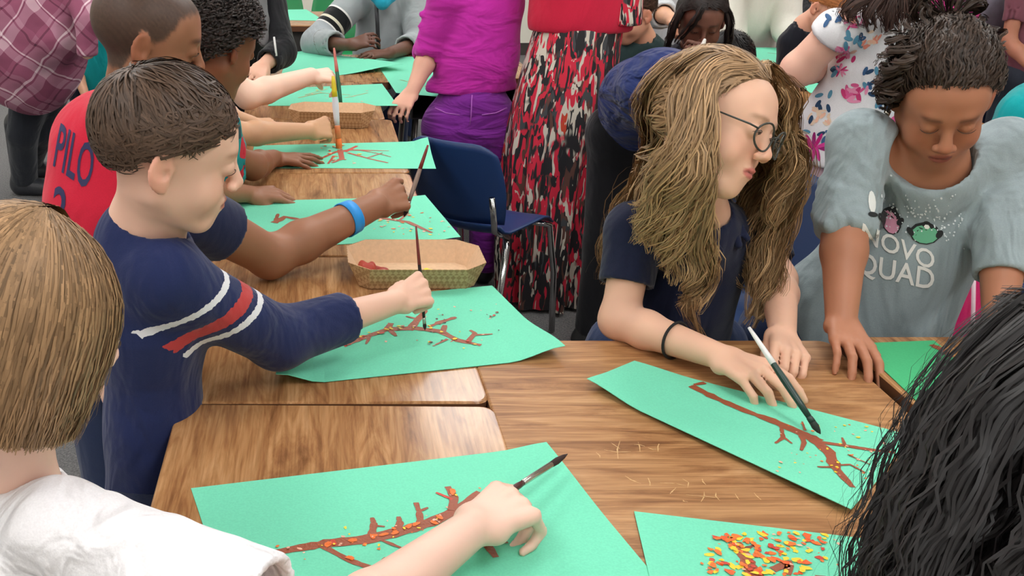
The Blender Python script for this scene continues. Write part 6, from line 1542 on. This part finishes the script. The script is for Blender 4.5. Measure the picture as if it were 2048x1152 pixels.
def whitesweat():
    m = cloth('cream_sweatshirt', srgb(226, 226, 214), fold=.5, fscale=6); X = A(1515, 50, 5.05)[0]; S, E, W = A(1568, -5, 5.05), A(1575, 60, 4.95), A(1592, 86, 4.78)
    simple('child in cream white sweatshirt leaning over the far desk', srgb(226, 176, 150), m, X, 5.22, .95, .5, A(1520, -75, 5.0), (.1, -.9, -.4), srgb(90, 62, 44), 77, tr=.155,
        arms=[dict(S=S, E=E, W=W, sleeve=1.75, sr=(.075, .065, .05), r=(.04, .036, .034, .034, .026), hand=dict(fd=nrm((.45, -.8, -.3)), back=(0, 0, 1), side=-1, s=1.1, curl=RELAX)), dict(S=A(1465, -5, 5.05), E=A(1462, 60, 4.95), W=A(1475, 100, 4.85), sleeve=1.7, sr=(.075, .065, .05), hand=dict(back=(0, 0, 1), side=1))])
whitesweat()
dk = plain('dark_sequin_jacket', srgb(34, 34, 42), .4, bump=.8, bscale=45, var=.6)
simple('child in dark mottled jacket with pink collar beside the white sweatshirt', srgb(180, 130, 104), dk, A(1618, 60, 5.3)[0], 5.3, .95, .5, A(1620, -60, 5.3), (.1, -.9, -.4), srgb(30, 24, 24), 78, tr=.14)
C = Cz(1660, 14, 4.3); simple('child with ginger hair beside the bare elbow', srgb(236, 180, 154), cloth('navy_black_tee', srgb(24, 26, 36)), C[0] + .13, 4.45, .85, .48, C, (.4, -.7, -.6), srgb(176, 110, 62), 79, hv=.005, hairkw=dict(n=1400, length=.07), tr=.085, aw=.5)

# ------------------------------------------------------------------ girl in floral dress, back to us
def floral():
    Y = 2.98; m = cloth('white_jersey_dress', srgb(236, 236, 240), fold=.5, fscale=6); sk = srgb(236, 186, 164); nb = A(1762, 30, 2.95)
    S, E, W = A(1672, 62, 2.92), A(1598, 138, 2.98), A(1668, 128, 3.2); S2, E2, W2 = A(1842, 76, 2.98), A(1868, 160, 3.0), A(1840, 190, 3.2)
    hp = A(1650, 290, 3.0); C = nb + (.05, .05, .14); R = frame((.35, .85, -.4))
    root, T, so, V, Q = figure('girl in white floral dress with dark brown hair, back to us', (hp[0], hp[1], 0), sk, nb,
        [dict(S=S, E=E, W=W, r=(.046, .045, .046, .044, .028), sleeve=.16, sr=(.056, .055, .05), hand=dict(back=(0, 0, 1), side=1)), dict(S=S2, E=E2, W=W2, r=(.044, .04, .036, .036, .026), sleeve=.2, sr=(.055, .053, .05), hand=dict(back=(0, 0, 1), side=-1))],
        [(A(1752, 90, 2.98), .105), (A(1735, 170, 3.0), .105), (A(1705, 240, 3.02), .128), (A(1672, 300, 3.03), .140)], m, head=(C, R, 1.02), flat=((0, 1, 0), .78), hv=.006, sv=.0065, shirt_name='dress',
        shirt_extra=lambda G: G.p.append(('rc', np.asarray(A(1540, 420, 3.0), np.float32), np.asarray(A(1800, 440, 3.0), np.float32), .155, .155, .012, None, (), 's')))
    sm = cloth('mauve_shorts', srgb(188, 160, 172)); fL, fR = np.array([hp[0] + .08, 3.05, 0]), np.array([hp[0] - .07, 3.05, 0])
    trousers(root, A(1690, 330, 3.05), A(1630, 330, 3.05), fL, fR, sm, (.085, .05)); shoes(root, fL, fR, (.2, 1))
    add_eyes(root, T, R, 1.02)
    col = srgb(70, 50, 44); cap = hair_cap(C, R, 1.02, [(0, .55), (50, .3), (65, -.4), (180, -.9)], col, n=1200, length=.1, whorl=(0, .2, 1), rad=(.088, .104, .09), width=.0034, seed=81, swirl=0)
    gd = [([T(x * .5, -.05, .10), T(x, -.105, .02), A(px, 10, 2.84), A(px + dx, ey, 2.84)], (.014, .026, .030, .010), 120) for x, px, dx, ey in ((.075, 1705, 2, 44), (.04, 1740, 4, 62), (.0, 1775, 4, 70), (-.04, 1800, 6, 66), (-.07, 1822, 4, 50))]
    lk = locks(gd, C, col, m=14, width=.0032, wave=.006, freq=2., seed=82, colvar=.3); Vh, Qh, c = join_geo([cap, lk]); mesh_obj('hair', Vh, Qh, hair_m, root, c)
    dd = nrm(A(1690, 180, 2.95) - np.array([0, 0, CAMZ])); P = lambda x, y: A(x, y, 2.9); px = lambda n: n * 2.95 / FPX; g = np.random.default_rng(4); sh = []
    PKc = [srgb(222, 96, 150), srgb(236, 150, 186), srgb(206, 60, 120)]; BLc = [srgb(60, 96, 140), srgb(92, 150, 178), srgb(40, 70, 104)]; PE = [srgb(244, 196, 170), srgb(240, 214, 190)]; MG = [srgb(190, 30, 120), srgb(214, 60, 150), srgb(150, 30, 110)]
    def rose(x, y, r, cols):
        for k in range(14):
            a = g.uniform(0, 6.28); q = r * g.uniform(.15, 1.); sh.append((P(x + q * math.cos(a), y + q * .75 * math.sin(a)), px(r * g.uniform(.22, .42)), px(r * g.uniform(.08, .16)), a + 1.57 + g.normal() * .3, cols[g.integers(len(cols))]))
    def spike(x, y, r, cols):
        for k in range(12):
            a = k / 12 * 6.28 + g.normal() * .2; q = r * .6; sh.append((P(x + q * math.cos(a), y + q * .7 * math.sin(a)), px(r * .48), px(r * .12), -a, cols[g.integers(len(cols))]))
    def leaves(x, y, n=3, r=10):
        for k in range(n):
            sh.append((P(x + g.normal() * r * .9, y + g.normal() * r * .9), px(r * .9), px(r * .42), g.uniform(0, 3.1), BLc[g.integers(3)]))
    rose(1705, 186, 32, PKc); rose(1686, 108, 26, PKc); rose(1640, 235, 24, PE); rose(1740, 80, 22, PE + [srgb(240, 150, 130)]); rose(1700, 262, 26, PE); rose(1710, 45, 22, PKc)
    spike(1628, 296, 34, MG); spike(1680, 140, 16, PKc); spike(1770, 250, 30, PKc); rose(1800, 130, 26, PE)
    for x, y, n in ((1738, 152, 6), (1665, 148, 3), (1646, 188, 3), (1652, 214, 2), (1724, 82, 4), (1668, 40, 4), (1664, 284, 5), (1652, 276, 3), (1700, 70, 3), (1620, 268, 2), (1760, 200, 5)): leaves(x, y, n)
    print_blob(root, 'flower_print', V, Q, sh, (1, 0, 0), (0, .1, 1), dd, print_m)
floral()
simple('child in hot pink top behind the dark curls', srgb(200, 150, 124), plain('hot_pink_print', srgb(226, 60, 150), .8, var=.35, bscale=14), A(1880, 40, 4.4)[0], 4.4, .95, .5, A(1885, -100, 4.4), (0, .9, -.2), srgb(40, 30, 28), 83, tr=.13)
simple('child in grey mottled top beside the hot pink top', srgb(200, 150, 124), plain('grey_mottled', srgb(120, 118, 130), .85, var=.4, bscale=25), A(1965, 30, 4.9)[0], 4.9, .95, .5, A(1965, -110, 4.9), (0, .9, -.2), srgb(60, 40, 32), 84, tr=.13)
simple('child in dark jeans and plum top at the top right corner', srgb(190, 130, 104), cloth('plum_top', srgb(130, 80, 92)), A(2085, 40, 4.7)[0], 4.7, .95, .62, A(2085, -110, 4.7), (-.5, .7, -.2), srgb(60, 40, 32), 85, tr=.12, pants=cloth('slate_jeans', srgb(52, 58, 70)))
simple('child in turquoise top behind the shoulder of the girl in grey shirt', srgb(200, 150, 120), cloth('turquoise_top', srgb(16, 164, 168), fold=.5), A(2040, 260, 2.7)[0], 2.72, .84, .45, A(2150, 70, 2.75), (.3, .9, -.3), srgb(40, 30, 26), 86, tr=.13, extra=lambda G: G.rc(A(2062, 215, 2.74), A(2052, 330, 2.72), .062, .10, .04))

# ------------------------------------------------------------------ pink jacket hanging beside the girl in grey
def pink_jacket():
    o = empty('jacket', A(1930, 640, 2.05) * (1, 1, 0), 'bright pink jacket hanging behind the arm of the girl in grey shirt', 'jacket')
    o.location.z = 0
    ch = chair((A(1945, 600, 2.3)[0], 2.32), (-.2, -1), 'dark blue plastic chair under the bright pink jacket', navy_c, top=.70)
    G = Field()
    for k in range(7):
        x = 1880 + k * 18; G.rc(A(x + 4, 528 + abs(k - 4) * 6, 2.13 + .012 * math.sin(k * 2.1)), A(x, 760, 2.12 + .02 * math.sin(k * 2.6)), .024 + .004 * math.sin(k * 3), .034, .018)
    G.rc(A(1900, 535, 2.15), A(1990, 530, 2.16), .035, .035, .03)
    V, Q = G.mesh(.006, 2); mesh_obj('shell', V, Q, cloth('pink_nylon', srgb(222, 44, 116), rough=.5, fold=.8, fscale=10), o)
    z = MB(); z.tube([A(1948, 540, 2.085), A(1946, 640, 2.07), A(1944, 740, 2.06)], .004, 6); z.build('zip', plain('pale_zip', srgb(230, 200, 210), .5), o)
pink_jacket()
bpy.context.view_layer.update()
